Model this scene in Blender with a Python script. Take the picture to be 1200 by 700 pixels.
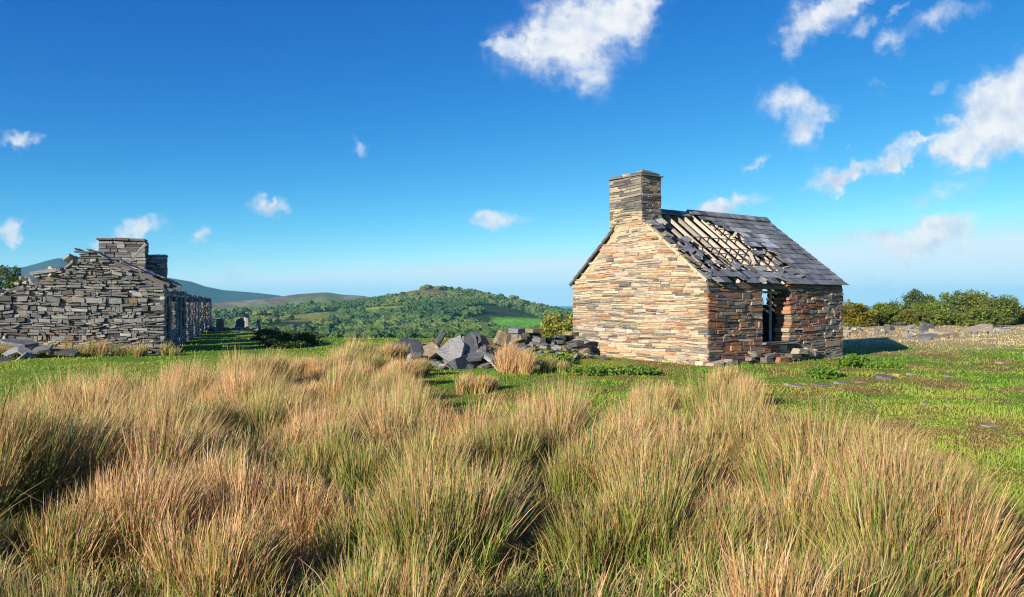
import bpy, math, random
import numpy as np
from mathutils import Vector, Matrix, Euler

for o in list(bpy.data.objects):
    bpy.data.objects.remove(o)
scene = bpy.context.scene
COL = scene.collection
F = 945.0          # focal length in pixels of the 1200 px wide photograph
EYE = 1.75
HOR = 356.0

# ------------------------------------------------------------------ camera
cam_d = bpy.data.cameras.new('camera')
cam = bpy.data.objects.new('camera', cam_d)
COL.objects.link(cam)
cam.location = (0, 0, EYE)
cam.rotation_euler = (math.radians(90), 0, 0)
cam_d.sensor_width = 36
cam_d.lens = 36 * F / 1200
cam_d.shift_y = 6 / 1200
cam_d.clip_start = 0.05
cam_d.clip_end = 120000
scene.camera = cam

# ------------------------------------------------------------------ sun, sky, exposure
SUN_EL = math.radians(20)
SUN_AZ = math.atan2(-0.68, -0.733)            # compass-like: x = sin, y = cos
S = Vector((math.sin(SUN_AZ) * math.cos(SUN_EL), math.cos(SUN_AZ) * math.cos(SUN_EL), math.sin(SUN_EL)))
sun_d = bpy.data.lights.new('sun', 'SUN')
sun_d.energy = 5.0
sun_d.angle = math.radians(0.5)
sun_d.color = (1.0, 0.89, 0.73)
sun = bpy.data.objects.new('sun', sun_d)
COL.objects.link(sun)
sun.location = (-30, -30, 40)
sun.rotation_euler = S.to_track_quat('Z', 'Y').to_euler()

scene.view_settings.view_transform = 'Standard'
scene.view_settings.look = 'None'
scene.view_settings.exposure = 0.8
scene.view_settings.gamma = 1.0
scene.view_settings.use_curve_mapping = False
scene.render.engine = 'CYCLES'
scene.cycles.use_denoising = True
scene.cycles.denoising_prefilter = 'NONE'
scene.cycles.pixel_filter_type = 'BLACKMAN_HARRIS'
scene.cycles.filter_width = 1.15
scene.cycles.max_bounces = 6
scene.cycles.diffuse_bounces = 3
scene.cycles.glossy_bounces = 2
scene.cycles.transmission_bounces = 4
scene.cycles.volume_bounces = 2
scene.cycles.caustics_reflective = False
scene.cycles.caustics_refractive = False

world = bpy.data.worlds.new('World')
scene.world = world
world.use_nodes = True
WN, WL = world.node_tree.nodes, world.node_tree.links
WN.clear()


def wnode(t, **kw):
    n = WN.new(t)
    for k, v in kw.items():
        setattr(n, k, v)
    return n


def wmath(op, a, b=None, c=None, clamp=False):
    n = wnode('ShaderNodeMath', operation=op)
    n.use_clamp = clamp
    for i, q in enumerate((a, b, c)):
        if q is None:
            continue
        if isinstance(q, (int, float)):
            n.inputs[i].default_value = q
        else:
            WL.new(q, n.inputs[i])
    return n.outputs[0]


def wsmooth(x, lo, hi):
    n = wnode('ShaderNodeMapRange', interpolation_type='SMOOTHSTEP')
    WL.new(x, n.inputs[0])
    n.inputs[1].default_value = lo
    n.inputs[2].default_value = hi
    return n.outputs[0]


sky = wnode('ShaderNodeTexSky', sky_type='NISHITA')
sky.sun_disc = False
sky.sun_elevation = SUN_EL
sky.sun_rotation = SUN_AZ
sky.altitude = 200
sky.air_density = 0.6
sky.dust_density = 0.05
sky.ozone_density = 5.0
# contrasty, polarised-looking sky: a response curve per channel, the same in every direction
sks = wnode('ShaderNodeSeparateColor')
WL.new(sky.outputs[0], sks.inputs[0])
skc = wnode('ShaderNodeCombineColor')
SKY_STRENGTH = 0.14
for ch, (g_, k_, top_) in enumerate(((2.7, 17.0, .80), (1.42, 2.55, .97), (.72, 1.30, 1.05))):
    lin = wmath('MULTIPLY', sks.outputs[ch], 0.1)
    pw = wmath('MULTIPLY', wmath('POWER', lin, g_), k_)
    WL.new(wmath('MULTIPLY', wmath('MINIMUM', pw, top_), 1 / 1.741 / SKY_STRENGTH), skc.inputs[ch])

# clouds: soft ellipses in direction space, broken up by noise (the sky behind repeats the same cover)
tc = wnode('ShaderNodeTexCoord')
sep = wnode('ShaderNodeSeparateXYZ')
WL.new(tc.outputs['Generated'], sep.inputs[0])
ay = wmath('MAXIMUM', wmath('ABSOLUTE', sep.outputs[1]), 0.02)
cu = wmath('MULTIPLY', wmath('DIVIDE', sep.outputs[0], ay), 9.45)
cv = wmath('MULTIPLY', wmath('DIVIDE', sep.outputs[2], ay), 9.45)
cp = wnode('ShaderNodeCombineXYZ')
WL.new(cu, cp.inputs[0]); WL.new(cv, cp.inputs[1])


def wnoise(vec, scale, detail, rough=0.55):
    n = wnode('ShaderNodeTexNoise', noise_dimensions='2D')
    n.inputs['Scale'].default_value = scale
    n.inputs['Detail'].default_value = detail
    n.inputs['Roughness'].default_value = rough
    WL.new(vec, n.inputs['Vector'])
    return n


warp = wnoise(cp.outputs[0], 1.7, 4)
wsub = wnode('ShaderNodeVectorMath', operation='SUBTRACT')
WL.new(warp.outputs['Color'], wsub.inputs[0]); wsub.inputs[1].default_value = (0.5, 0.5, 0.5)
wsc = wnode('ShaderNodeVectorMath', operation='MULTIPLY')
WL.new(wsub.outputs[0], wsc.inputs[0]); wsc.inputs[1].default_value = (0.62, 0.5, 0)
wadd = wnode('ShaderNodeVectorMath', operation='ADD')
WL.new(cp.outputs[0], wadd.inputs[0]); WL.new(wsc.outputs[0], wadd.inputs[1])
warp2 = wnoise(cp.outputs[0], 6.5, 6)
wsub2 = wnode('ShaderNodeVectorMath', operation='SUBTRACT')
WL.new(warp2.outputs['Color'], wsub2.inputs[0]); wsub2.inputs[1].default_value = (0.5, 0.5, 0.5)
wsc2 = wnode('ShaderNodeVectorMath', operation='MULTIPLY')
WL.new(wsub2.outputs[0], wsc2.inputs[0]); wsc2.inputs[1].default_value = (0.26, 0.2, 0)
wadd1 = wadd
wadd = wnode('ShaderNodeVectorMath', operation='ADD')
WL.new(wadd1.outputs[0], wadd.inputs[0]); WL.new(wsc2.outputs[0], wadd.inputs[1])
# (u, v, radius u, radius v, turn in degrees, strength)
CLOUDS = [
    (640, 52, 62, 40, 10, .8), (692, 38, 70, 56, 35, .9), (735, 0, 52, 42, 40, .8), (604, 55, 26, 14, 0, .6), (700, 95, 34, 22, -20, .35),
    (960, 18, 50, 28, 25, .7), (928, 52, 16, 26, -25, .4), (1000, -8, 46, 18, 20, .6),
    (1006, 30, 26, 11, 25, .55), (1045, 47, 30, 13, 10, .55), (1050, 12, 26, 7, 40, .5), (1108, 16, 44, 15, 20, .5),
    (922, 120, 36, 22, 10, .7), (956, 126, 20, 22, 0, .65), (940, 158, 28, 24, 0, .75), (888, 188, 20, 9, 30, .55),
    (1160, 146, 70, 46, 30, 1.15), (1205, 118, 62, 48, 30, 1.15), (1122, 178, 38, 20, 10, .9), (1260, 130, 80, 55, 10, 1.0), (1104, 140, 16, 5, 20, .35),
    (966, 210, 28, 14, 10, .75), (1012, 200, 46, 14, 20, .75), (1056, 180, 28, 15, 35, .75), (1084, 165, 20, 6, 10, .5),
    (1105, 222, 60, 11, 8, .45), (1092, 105, 20, 7, 20, .35), (1040, 104, 12, 10, 20, .22),
    (868, 238, 36, 14, 12, .85), (836, 240, 16, 10, 0, .7), (918, 258, 12, 7, 0, .35),
    (1075, 288, 58, 20, 5, 1.15), (1102, 266, 36, 20, 10, 1.1), (1008, 281, 34, 11, 10, .6), (1160, 300, 40, 10, 0, .35),
    (576, 259, 32, 12, -2, .85), (313, 242, 23, 12, -15, .85), (165, 270, 36, 14, 5, .95), (120, 281, 16, 10, 10, .8),
    (238, 275, 13, 12, 0, .75), (12, 270, 22, 15, 0, .9), (15, 168, 28, 11, -8, .65), (422, 172, 18, 9, -20, .4),
    (283, 321, 20, 11, 10, .5), (262, 295, 24, 5, 0, .25),
    (1160, 330, 190, 16, 0, .3), (1010, 334, 110, 12, 0, .28), (1190, 272, 40, 8, 0, .35), (640, 330, 140, 9, 0, .18),
    (-150, 230, 80, 26, 8, .9), (-260, 120, 90, 40, 15, .8), (1420, 240, 90, 26, 6, .9), (1500, 90, 120, 50, 15, .9),
]
dens = None
for (u, v, ru, rv, ro, st) in CLOUDS:
    m = wnode('ShaderNodeMapping', vector_type='TEXTURE')
    m.inputs['Location'].default_value = ((u - 600) / 100, (HOR - v) / 100, 0)
    m.inputs['Rotation'].default_value = (0, 0, math.radians(ro))
    m.inputs['Scale'].default_value = (ru / 70, rv / 70, 1)
    WL.new(wadd.outputs[0], m.inputs['Vector'])
    ln = wnode('ShaderNodeVectorMath', operation='LENGTH')
    WL.new(m.outputs[0], ln.inputs[0])
    mr = wnode('ShaderNodeMapRange', interpolation_type='SMOOTHSTEP')
    WL.new(ln.outputs['Value'], mr.inputs[0])
    mr.inputs[1].default_value = 1.0
    mr.inputs[2].default_value = 0.0
    mr.inputs[3].default_value = 0.0
    mr.inputs[4].default_value = st
    dens = mr.outputs[0] if dens is None else wmath('ADD', dens, mr.outputs[0])
puff = wnoise(cp.outputs[0], 3.2, 10, 0.62)
# density broken by the puffs
d1 = wmath('MULTIPLY', dens, wmath('ADD', -0.05, wmath('MULTIPLY', puff.outputs['Fac'], 2.1)))
alpha = wmath('MULTIPLY', wsmooth(d1, 0.03, 1.0), 0.97)
# towards the light (upper left) the puffs are thinner: brighter there
offs = wnode('ShaderNodeVectorMath', operation='ADD')
WL.new(cp.outputs[0], offs.inputs[0]); offs.inputs[1].default_value = (-0.06, 0.12, 0)
puff1 = wnoise(cp.outputs[0], 2.6, 4, 0.5)
puff2 = wnoise(offs.outputs[0], 2.6, 4, 0.5)
lit = wmath('ADD', 0.66, wmath('MULTIPLY', wmath('SUBTRACT', puff1.outputs['Fac'], puff2.outputs['Fac']), 2.2), clamp=True)
cmix = wnode('ShaderNodeMix', data_type='RGBA')
cmix.inputs['A'].default_value = (0.32, 0.38, 0.49, 1)
cmix.inputs['B'].default_value = (0.55, 0.55, 0.56, 1)
WL.new(lit, cmix.inputs['Factor'])
cmul = wnode('ShaderNodeVectorMath', operation='SCALE')
WL.new(cmix.outputs['Result'], cmul.inputs[0])
cmul.inputs['Scale'].default_value = 1.0 / SKY_STRENGTH
smix = wnode('ShaderNodeMix', data_type='RGBA')
WL.new(alpha, smix.inputs['Factor'])
WL.new(skc.outputs[0], smix.inputs['A'])
WL.new(cmul.outputs[0], smix.inputs['B'])
bg = wnode('ShaderNodeBackground')
bg.inputs[1].default_value = SKY_STRENGTH
WL.new(smix.outputs['Result'], bg.inputs[0])
wo = wnode('ShaderNodeOutputWorld')
WL.new(bg.outputs[0], wo.inputs[0])

# ------------------------------------------------------------------ numpy noise
def _hash(ix, iy, seed):
    n = (ix.astype(np.int64) * 374761393 + iy.astype(np.int64) * 668265263 + seed * 1442695041) & 0xffffffff
    n = ((n ^ (n >> 13)) * 1274126177) & 0xffffffff
    n = n ^ (n >> 16)
    return (n & 0xffff) / 65535.0


def vnoise(x, y, seed=0):
    x = np.asarray(x, float); y = np.asarray(y, float)
    ix = np.floor(x); iy = np.floor(y)
    fx = x - ix; fy = y - iy
    fx = fx * fx * fx * (fx * (fx * 6 - 15) + 10); fy = fy * fy * fy * (fy * (fy * 6 - 15) + 10)
    a = _hash(ix, iy, seed); b = _hash(ix + 1, iy, seed)
    c = _hash(ix, iy + 1, seed); d = _hash(ix + 1, iy + 1, seed)
    return (a * (1 - fx) + b * fx) * (1 - fy) + (c * (1 - fx) + d * fx) * fy


def fbm(x, y, seed=0, oct=4, gain=0.5):
    s = 0; a = 1; t = 0
    for i in range(oct):
        s = s + a * vnoise(np.asarray(x) * 2 ** i + 17.3 * i, np.asarray(y) * 2 ** i - 9.1 * i, seed + i)
        t += a; a *= gain
    return s / t


def sstep(lo, hi, x):
    t = np.clip((np.asarray(x, float) - lo) / (hi - lo), 0, 1)
    return t * t * (3 - 2 * t)


def lerp(a, b, t):
    return a + (b - a) * t


# ------------------------------------------------------------------ mesh helpers
WPOS = {}


def big_mesh(name, verts, quads=None, tris=None, col=None, smooth=False):
    verts = np.asarray(verts, np.float32)
    loops = []; starts = []; n0 = 0
    if tris is not None and len(tris):
        tris = np.asarray(tris, np.int32)
        loops.append(tris.ravel()); starts.append(np.arange(len(tris)) * 3); n0 = len(tris) * 3
    if quads is not None and len(quads):
        quads = np.asarray(quads, np.int32)
        loops.append(quads.ravel()); starts.append(n0 + np.arange(len(quads)) * 4)
    loops = np.concatenate(loops).astype(np.int32); starts = np.concatenate(starts).astype(np.int32)
    me = bpy.data.meshes.new(name)
    me.vertices.add(len(verts)); me.vertices.foreach_set('co', verts.ravel())
    me.loops.add(len(loops)); me.loops.foreach_set('vertex_index', loops)
    me.polygons.add(len(starts)); me.polygons.foreach_set('loop_start', starts)
    if smooth:
        me.polygons.foreach_set('use_smooth', np.ones(len(starts), bool))
    me.update(calc_edges=True)
    if col is not None:
        set_col(me, col)
    return me


def set_col(me, col):
    n = len(me.vertices)
    c = np.ones((n, 4), np.float32)
    col = np.asarray(col, np.float32)
    c[:, :3] = col
    at = me.color_attributes.new('Col', 'FLOAT_COLOR', 'POINT')
    at.data.foreach_set('color', c.ravel())


def link(name, me, mat, parent=None, loc=(0, 0, 0)):
    o = bpy.data.objects.new(name, me)
    COL.objects.link(o)
    if mat is not None and me is not None and not me.materials:
        me.materials.append(mat)
    p = np.zeros(3)
    if parent is not None:
        o.parent = parent
        p = WPOS[parent.name]
    o.location = tuple(np.asarray(loc, float) - p)
    WPOS[o.name] = np.asarray(loc, float)
    return o


def empty(name, loc):
    o = bpy.data.objects.new(name, None)
    COL.objects.link(o)
    o.location = loc
    o.empty_display_size = 0.3
    WPOS[o.name] = np.asarray(loc, float)
    return o


def mesh_obj(name, verts, faces, mat, parent=None, col=None, smooth=False):
    """verts in world space; the object's origin goes to their centre."""
    v = np.asarray(verts, float)
    c = v.mean(0)
    c[2] = v[:, 2].min()
    me = bpy.data.meshes.new(name)
    me.from_pydata((v - c).tolist(), [], [tuple(int(i) for i in f) for f in faces])
    if smooth:
        me.polygons.foreach_set('use_smooth', np.ones(len(me.polygons), bool))
    if col is not None:
        set_col(me, col if np.ndim(col) == 2 else np.tile(np.asarray(col, float), (len(v), 1)))
    return link(name, me, mat, parent, c)


def tag(o, label=None, cat=None, group=None, kind=None):
    if label: o['label'] = label
    if cat: o['category'] = cat
    if group: o['group'] = group
    if kind: o['kind'] = kind
    return o


def join(parts):
    """parts: list of (verts, faces, colour) -> verts, faces, cols"""
    vs, fs, cs, n = [], [], [], 0
    for v, f, c in parts:
        v = np.asarray(v, float)
        vs.append(v); cs.append(np.tile(np.asarray(c, float), (len(v), 1)) if np.ndim(c) == 1 else np.asarray(c))
        fs += [tuple(int(i) + n for i in q) for q in f]
        n += len(v)
    return np.concatenate(vs), fs, np.concatenate(cs)


def P(u, v, y):
    return np.array([(u - 600) / F * y, y, EYE - (v - HOR) / F * y])


BOXF = [(0, 1, 2, 3), (7, 6, 5, 4), (0, 4, 5, 1), (1, 5, 6, 2), (2, 6, 7, 3), (3, 7, 4, 0)]


def box_between(p, q, w, h, up=(0, 0, 1), rng=None):
    """a bar from p to q, w wide, h tall."""
    p = np.asarray(p, float); q = np.asarray(q, float)
    d = q - p; d /= np.linalg.norm(d)
    s = np.cross(d, up); s /= np.linalg.norm(s)
    t = np.cross(s, d)
    vs = []
    for e in (p, q):
        for a, b in ((-1, -1), (1, -1), (1, 1), (-1, 1)):
            vs.append(e + s * a * w / 2 + t * b * h / 2)
    vs = np.array(vs)
    if rng is not None:
        vs += rng.normal(0, min(w, h) * .06, vs.shape)
    return vs, [(3, 2, 1, 0), (4, 5, 6, 7), (0, 1, 5, 4), (1, 2, 6, 5), (2, 3, 7, 6), (3, 0, 4, 7)]


# ------------------------------------------------------------------ materials
def mat_new(name):
    m = bpy.data.materials.new(name)
    m.use_nodes = True
    nt = m.node_tree
    nt.nodes.clear()
    out = nt.nodes.new('ShaderNodeOutputMaterial')
    return m, nt, out


class NT:
    def __init__(self, nt):
        self.nt = nt

    def n(self, t, ins=None, **kw):
        q = self.nt.nodes.new(t)
        for k, v in kw.items():
            setattr(q, k, v)
        for k, v in (ins or {}).items():
            self.set(q.inputs[k], v)
        return q

    def set(self, sock, v):
        if hasattr(v, 'is_linked') or isinstance(v, bpy.types.NodeSocket):
            self.nt.links.new(v, sock)
        else:
            sock.default_value = v

    def noise(self, vec, scale, detail=4, rough=0.55):
        q = self.n('ShaderNodeTexNoise')
        q.inputs['Scale'].default_value = scale
        q.inputs['Detail'].default_value = detail
        q.inputs['Roughness'].default_value = rough
        self.nt.links.new(vec, q.inputs['Vector'])
        return q.outputs['Fac']

    def ramp(self, x, lo, hi, a=0.0, b=1.0):
        q = self.n('ShaderNodeMapRange', interpolation_type='SMOOTHSTEP')
        self.nt.links.new(x, q.inputs[0])
        for i, v in enumerate((lo, hi, a, b)):
            q.inputs[i + 1].default_value = v
        return q.outputs[0]

    def mix(self, f, a, b, mode='MIX'):
        q = self.n('ShaderNodeMix', data_type='RGBA', blend_type=mode)
        self.set(q.inputs['Factor'], f)
        for k, v in (('A', a), ('B', b)):
            if isinstance(v, tuple) and len(v) == 3:
                v = (*v, 1)
            self.set(q.inputs[k], v)
        return q.outputs['Result']

    def math(self, op, a, b):
        q = self.n('ShaderNodeMath', operation=op)
        self.set(q.inputs[0], a); self.set(q.inputs[1], b)
        return q.outputs[0]


def stone_material(name, lichen=(0.5, 0.42, 0.25), lich_amt=0.5, stain=(0.42, 0.17, 0.05), stain_amt=0.3, rough=0.9, lam=6.0, bump=0.5):
    m, nt, out = mat_new(name)
    t = NT(nt)
    at = t.n('ShaderNodeAttribute', attribute_name='Col').outputs['Color']
    geo = t.n('ShaderNodeNewGeometry').outputs['Position']
    mp = t.n('ShaderNodeMapping')
    nt.links.new(geo, mp.inputs['Vector'])
    mp.inputs['Scale'].default_value = (1, 1, lam)
    g1 = t.noise(mp.outputs[0], 5.0, 6, .65)
    fine = t.noise(geo, 38.0, 5, .7)
    c = t.mix(t.ramp(g1, .28, .75), t.mix(1.0, at, (.62, .62, .64), 'MULTIPLY'), t.mix(1.0, at, (1.25, 1.22, 1.18), 'MULTIPLY'))
    c = t.mix(t.ramp(fine, .3, .7, .0, .5), c, t.mix(1.0, c, (.55, .54, .52), 'MULTIPLY'))
    l1 = t.noise(geo, 7.0, 6, .7)
    c = t.mix(t.ramp(l1, .56, .68, 0, lich_amt), c, lichen)
    s1 = t.noise(mp.outputs[0], 1.9, 5, .7)
    c = t.mix(t.ramp(s1, .56, .70, 0, stain_amt), c, stain)
    b = t.n('ShaderNodeBsdfPrincipled')
    nt.links.new(c, b.inputs['Base Color'])
    b.inputs['Roughness'].default_value = rough
    b.inputs['Specular IOR Level'].default_value = 0.3
    bm = t.n('ShaderNodeBump')
    bm.inputs['Strength'].default_value = bump
    bm.inputs['Distance'].default_value = 0.03
    nt.links.new(t.math('ADD', g1, t.math('MULTIPLY', fine, .5)), bm.inputs['Height'])
    nt.links.new(bm.outputs[0], b.inputs['Normal'])
    nt.links.new(b.outputs[0], out.inputs[0])
    return m


def wood_material(name, col, col2):
    m, nt, out = mat_new(name)
    t = NT(nt)
    ob = t.n('ShaderNodeTexCoord').outputs['Object']
    g = t.noise(ob, 6.0, 6, .7)
    c = t.mix(t.ramp(g, .3, .7), col, col2)
    b = t.n('ShaderNodeBsdfPrincipled')
    nt.links.new(c, b.inputs['Base Color'])
    b.inputs['Roughness'].default_value = .8
    bm = t.n('ShaderNodeBump'); bm.inputs['Strength'].default_value = .3; bm.inputs['Distance'].default_value = .01
    nt.links.new(t.noise(ob, 60, 4), bm.inputs['Height']); nt.links.new(bm.outputs[0], b.inputs['Normal'])
    nt.links.new(b.outputs[0], out.inputs[0])
    return m


def leaf_material(name, trans=0.35, rough=.6, spec=.25, tint=(1, 1, 1)):
    m, nt, out = mat_new(name)
    t = NT(nt)
    at = t.n('ShaderNodeAttribute', attribute_name='Col').outputs['Color']
    at = t.mix(1.0, at, tint, 'MULTIPLY')
    b = t.n('ShaderNodeBsdfPrincipled')
    nt.links.new(at, b.inputs['Base Color'])
    b.inputs['Roughness'].default_value = rough
    b.inputs['Specular IOR Level'].default_value = spec
    tr = t.n('ShaderNodeBsdfTranslucent')
    nt.links.new(at, tr.inputs[0])
    mx = t.n('ShaderNodeMixShader')
    mx.inputs[0].default_value = trans
    nt.links.new(b.outputs[0], mx.inputs[1]); nt.links.new(tr.outputs[0], mx.inputs[2])
    nt.links.new(mx.outputs[0], out.inputs[0])
    return m


M = {}
M['gable'] = stone_material('pale_walling', (.56, .46, .34), .35, (.48, .22, .09), .38)
M['front'] = stone_material('brown_walling', (.42, .36, .27), .35, (.30, .12, .06), .45)
M['ruin'] = stone_material('grey_walling', (.36, .35, .32), .35, (.22, .13, .07), .25)
M['rock'] = stone_material('slate_rock', (.42, .40, .33), .45, (.26, .18, .10), .30, rough=.65, lam=5.0, bump=.9)
M['mortar'] = stone_material('lime_mortar', (.52, .44, .33), .5, (.45, .2, .07), .3)
M['slate'] = stone_material('roof_slate', (.30, .31, .29), .25, (.20, .17, .15), .12, rough=.5, lam=1.0, bump=.25)
M['wood'] = wood_material('pale_timber', (.56, .47, .38), (.38, .31, .25))
M['greywood'] = wood_material('weathered_timber', (.30, .27, .23), (.20, .17, .15))
M['oldwood'] = wood_material('dark_timber', (.10, .085, .075), (.17, .14, .12))
M['rush'] = leaf_material('rush_stem', .25, .55, .3)
M['grass'] = leaf_material('grass_blade', .35, .6, .2)
M['leaf'] = leaf_material('leaf', .35, .5, .3)
M['bark'] = wood_material('bark', (.09, .07, .05), (.15, .12, .09))

# ------------------------------------------------------------------ layout of the cottage (plan)
A2 = np.array([5.51, 22.7])
B2 = np.array([72 / F * 27.4, 27.4])
GW = float(np.linalg.norm(B2 - A2))            # gable width
g2 = (B2 - A2) / GW                            # along the gable, away from the near corner
d2 = np.array([g2[1], -g2[0]])                 # along the long wall, away from the near corner
CL = 6.67                                      # length
C2 = A2 + d2 * CL

# the long ruin
RC = np.array([-12.0, 27.8])                   # near corner
rdir = np.array([-.303, .953]); rdir /= np.linalg.norm(rdir)
rleft = np.array([-rdir[1], rdir[0]])          # along the gable to the left
RLEN = 31.0


def in_rect(x, y, o, a, la, b, lb, m=0.0):
    dx = x - o[0]; dy = y - o[1]
    p = dx * a[0] + dy * a[1]; q = dx * b[0] + dy * b[1]
    return (p > -m) & (p < la + m) & (q > -m) & (q < lb + m)


# ------------------------------------------------------------------ terrain
def prof(pts):
    a = np.array(pts, float)
    return lambda u: np.interp(u, a[:, 0], a[:, 1])


EDGE = prof([(-600, 75), (0, 75), (240, 62), (300, 50), (345, 33), (420, 31), (560, 32), (680, 36), (760, 48), (980, 75), (1100, 82), (1800, 82)])
CR1 = prof([(-600, 374), (150, 372), (230, 366), (290, 365), (340, 362), (400, 358), (440, 351), (465, 345), (482, 341), (500, 338.5), (525, 340), (560, 345), (600, 352), (625, 358), (650, 364), (700, 374), (800, 386), (1800, 396)])
CR2 = prof([(-600, 350), (150, 352), (240, 355), (290, 351), (320, 348), (345, 344), (372, 342), (385, 341.5), (400, 344), (425, 345.5), (450, 350), (520, 360), (600, 368), (700, 385), (1800, 410)])
CR3 = prof([(-600, 330), (-200, 325), (-50, 322), (0, 319), (25, 320), (45, 315), (60, 311), (70, 309), (82, 312), (100, 317), (130, 322), (160, 324), (190, 327), (225, 332), (240, 337), (262, 341), (290, 343), (320, 346), (350, 350), (400, 358), (500, 370), (640, 363), (670, 364), (760, 372), (1000, 400), (1800, 410)])


def tanv(v):
    return (HOR - v) / F


def height(x, y):
    x = np.asarray(x, float); y = np.asarray(y, float)
    r = np.hypot(x, y)
    yy = np.maximum(y, 0.35 * r)
    yy = np.maximum(yy, 1e-3)
    u = 600 + F * x / yy
    front = sstep(-0.1, 0.35, y / np.maximum(r, 1e-3))
    z = (fbm(x * .16, y * .16, 3, 3) - .5) * .30 + (fbm(x * .7, y * .7, 5, 3) - .5) * .10
    # hummocks under the rushes
    z = z + .10 * sstep(.5, .8, fbm(x * .9, y * .9, 11, 2)) * sstep(14, 9, r)
    z = z * sstep(0.0, 4.0, r)
    # flat pads for the two buildings
    padA = in_rect(x, y, A2, g2, GW, d2, CL, .4); padB = in_rect(x, y, RC, rleft, 6.5, rdir, RLEN, .4)
    z = np.where(padA | padB, z * .2, z)
    # the heap of slabs
    hx = (x + 0.9) / 2.0; hy = (y - 24.2) / 1.2
    z = z + .34 * np.exp(-(hx ** 2 + hy ** 2))
    hx = (x - 1.3) / 1.4; hy = (y - 24.6) / 1.2
    z = z + .28 * np.exp(-(hx ** 2 + hy ** 2))
    # low ground at the right, with a bank of rubble behind the cottage
    bx = (x - 16.5) / 5.5; by = (y - 42.5) / 2.6
    z = z + .32 * np.exp(-(bx ** 2 + by ** 2))
    # hollow by the cottage window
    E = EDGE(u) + (fbm(x * .05, y * .05, 21, 3) - .5) * 8
    k = np.maximum(r - E, 0)
    rr = np.maximum(r, 1.0)
    # the brow: the moor tips over into the valley
    far_t = np.interp(r, [30, 110, 220, 340], [-.0560, -.0555, -.0480, -.0425])
    z = lerp(z, EYE + rr * far_t + (fbm(x * .03, y * .03, 23, 3) - .5) * 2.0 * sstep(60, 120, r), sstep(0, 45, k))
    # hill 1: rises from 380 m to its crest at ~1150 m
    n1 = (fbm(x * .006, y * .006, 31, 4) - .5)
    t = np.clip((r - 340) / (1150 - 340), 0, 1)
    t0 = -.0425
    tan1 = lerp(t0, tanv(CR1(u)), sstep(0, 1, t) * .55 + t * .45)
    h1 = EYE + rr * tan1 + n1 * 26 * np.sin(np.pi * t) * sstep(380, 600, r)
    # behind the first crest
    dip = lambda ra, rb: np.sin(np.pi * np.clip((r - ra) / (rb - ra), 0, 1))
    t2 = np.clip((r - 1150) / (2200 - 1150), 0, 1)
    tan2 = lerp(tanv(CR1(u)), tanv(CR2(u)), t2) - .030 * dip(1150, 2200)
    n2 = (fbm(x * .004, y * .004, 41, 5) - .5)
    h2 = EYE + rr * tan2 + n2 * 50 * np.sin(np.pi * t2) + (fbm(x * .012, y * .012, 43, 4) - .5) * 22 * sstep(1500, 2100, r)
    t3 = np.clip((r - 2200) / (3600 - 2200), 0, 1)
    tan3 = lerp(tanv(CR2(u)), tanv(CR3(u)), t3) - .028 * dip(2200, 3600)
    n3 = (fbm(x * .003, y * .003, 51, 5) - .5)
    h3 = EYE + rr * tan3 + n3 * 80 * np.sin(np.pi * np.clip(t3, 0, 1)) + (fbm(x * .011, y * .011, 57, 4) - .5) * 16 * sstep(3000, 3600, r)
    h4 = EYE + rr * (tanv(CR3(u)) - .06 * sstep(3600, 5200, r))
    hh = np.where(r < 1150, h1, np.where(r < 2200, h2, np.where(r < 3600, h3, h4)))
    w = sstep(300, 420, r)
    z = lerp(z, hh, w)
    # to the right the land drops to the sea plain
    side = sstep(760, 960, u)
    zr = np.interp(r, [0, 85, 130, 400, 1500, 2600, 6000], [0, 0, -4, -16, -31, -38, -60])
    z = np.where(r > 85, lerp(z, zr + (fbm(x * .02, y * .02, 61, 3) - .5) * 3 * sstep(85, 200, r), side), z)
    # behind the camera: gentle moor
    return lerp((fbm(x * .05, y * .05, 71, 3) - .5) * np.minimum(r * .05, 6), z, front)


def hz(x, y):
    return float(height(np.array([x]), np.array([y]))[0])


# colour of the turf (its own mottling: live grass, moss, dead grass, bare peat)
def rush_mask(x, y):
    return in_poly(x, y, RUSH_POLY)


def in_poly(x, y, poly):
    x = np.asarray(x, float); y = np.asarray(y, float)
    ins = np.zeros(x.shape, bool)
    n = len(poly)
    for i in range(n):
        x0, y0 = poly[i]; x1, y1 = poly[(i + 1) % n]
        if y0 == y1:
            continue
        c = ((y0 > y) != (y1 > y)) & (x < (x1 - x0) * (y - y0) / (y1 - y0) + x0)
        ins ^= c
    return ins


RUSH_POLY = [(-1.4, 1.9), (-4, 2.8), (-6.5, 5.0), (-4.7, 6.8), (-5.0, 8), (-6.1, 10.8), (-6.6, 13.6), (-5.6, 14.8), (-5.0, 17.2), (-4.1, 20.4), (-2.9, 19.6),
             (-1.7, 13.5), (-1.0, 9.9), (-.2, 9.4), (.4, 9.8), (.95, 9.1), (1.8, 10.6), (2.8, 11.9), (3.35, 11.2), (2.6, 8.8), (2.4, 7.6), (2.75, 7.0), (2.95, 6.1), (2.5, 5.0), (1.85, 3.9), (1.15, 2.7), (.7, 1.9)]


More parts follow.
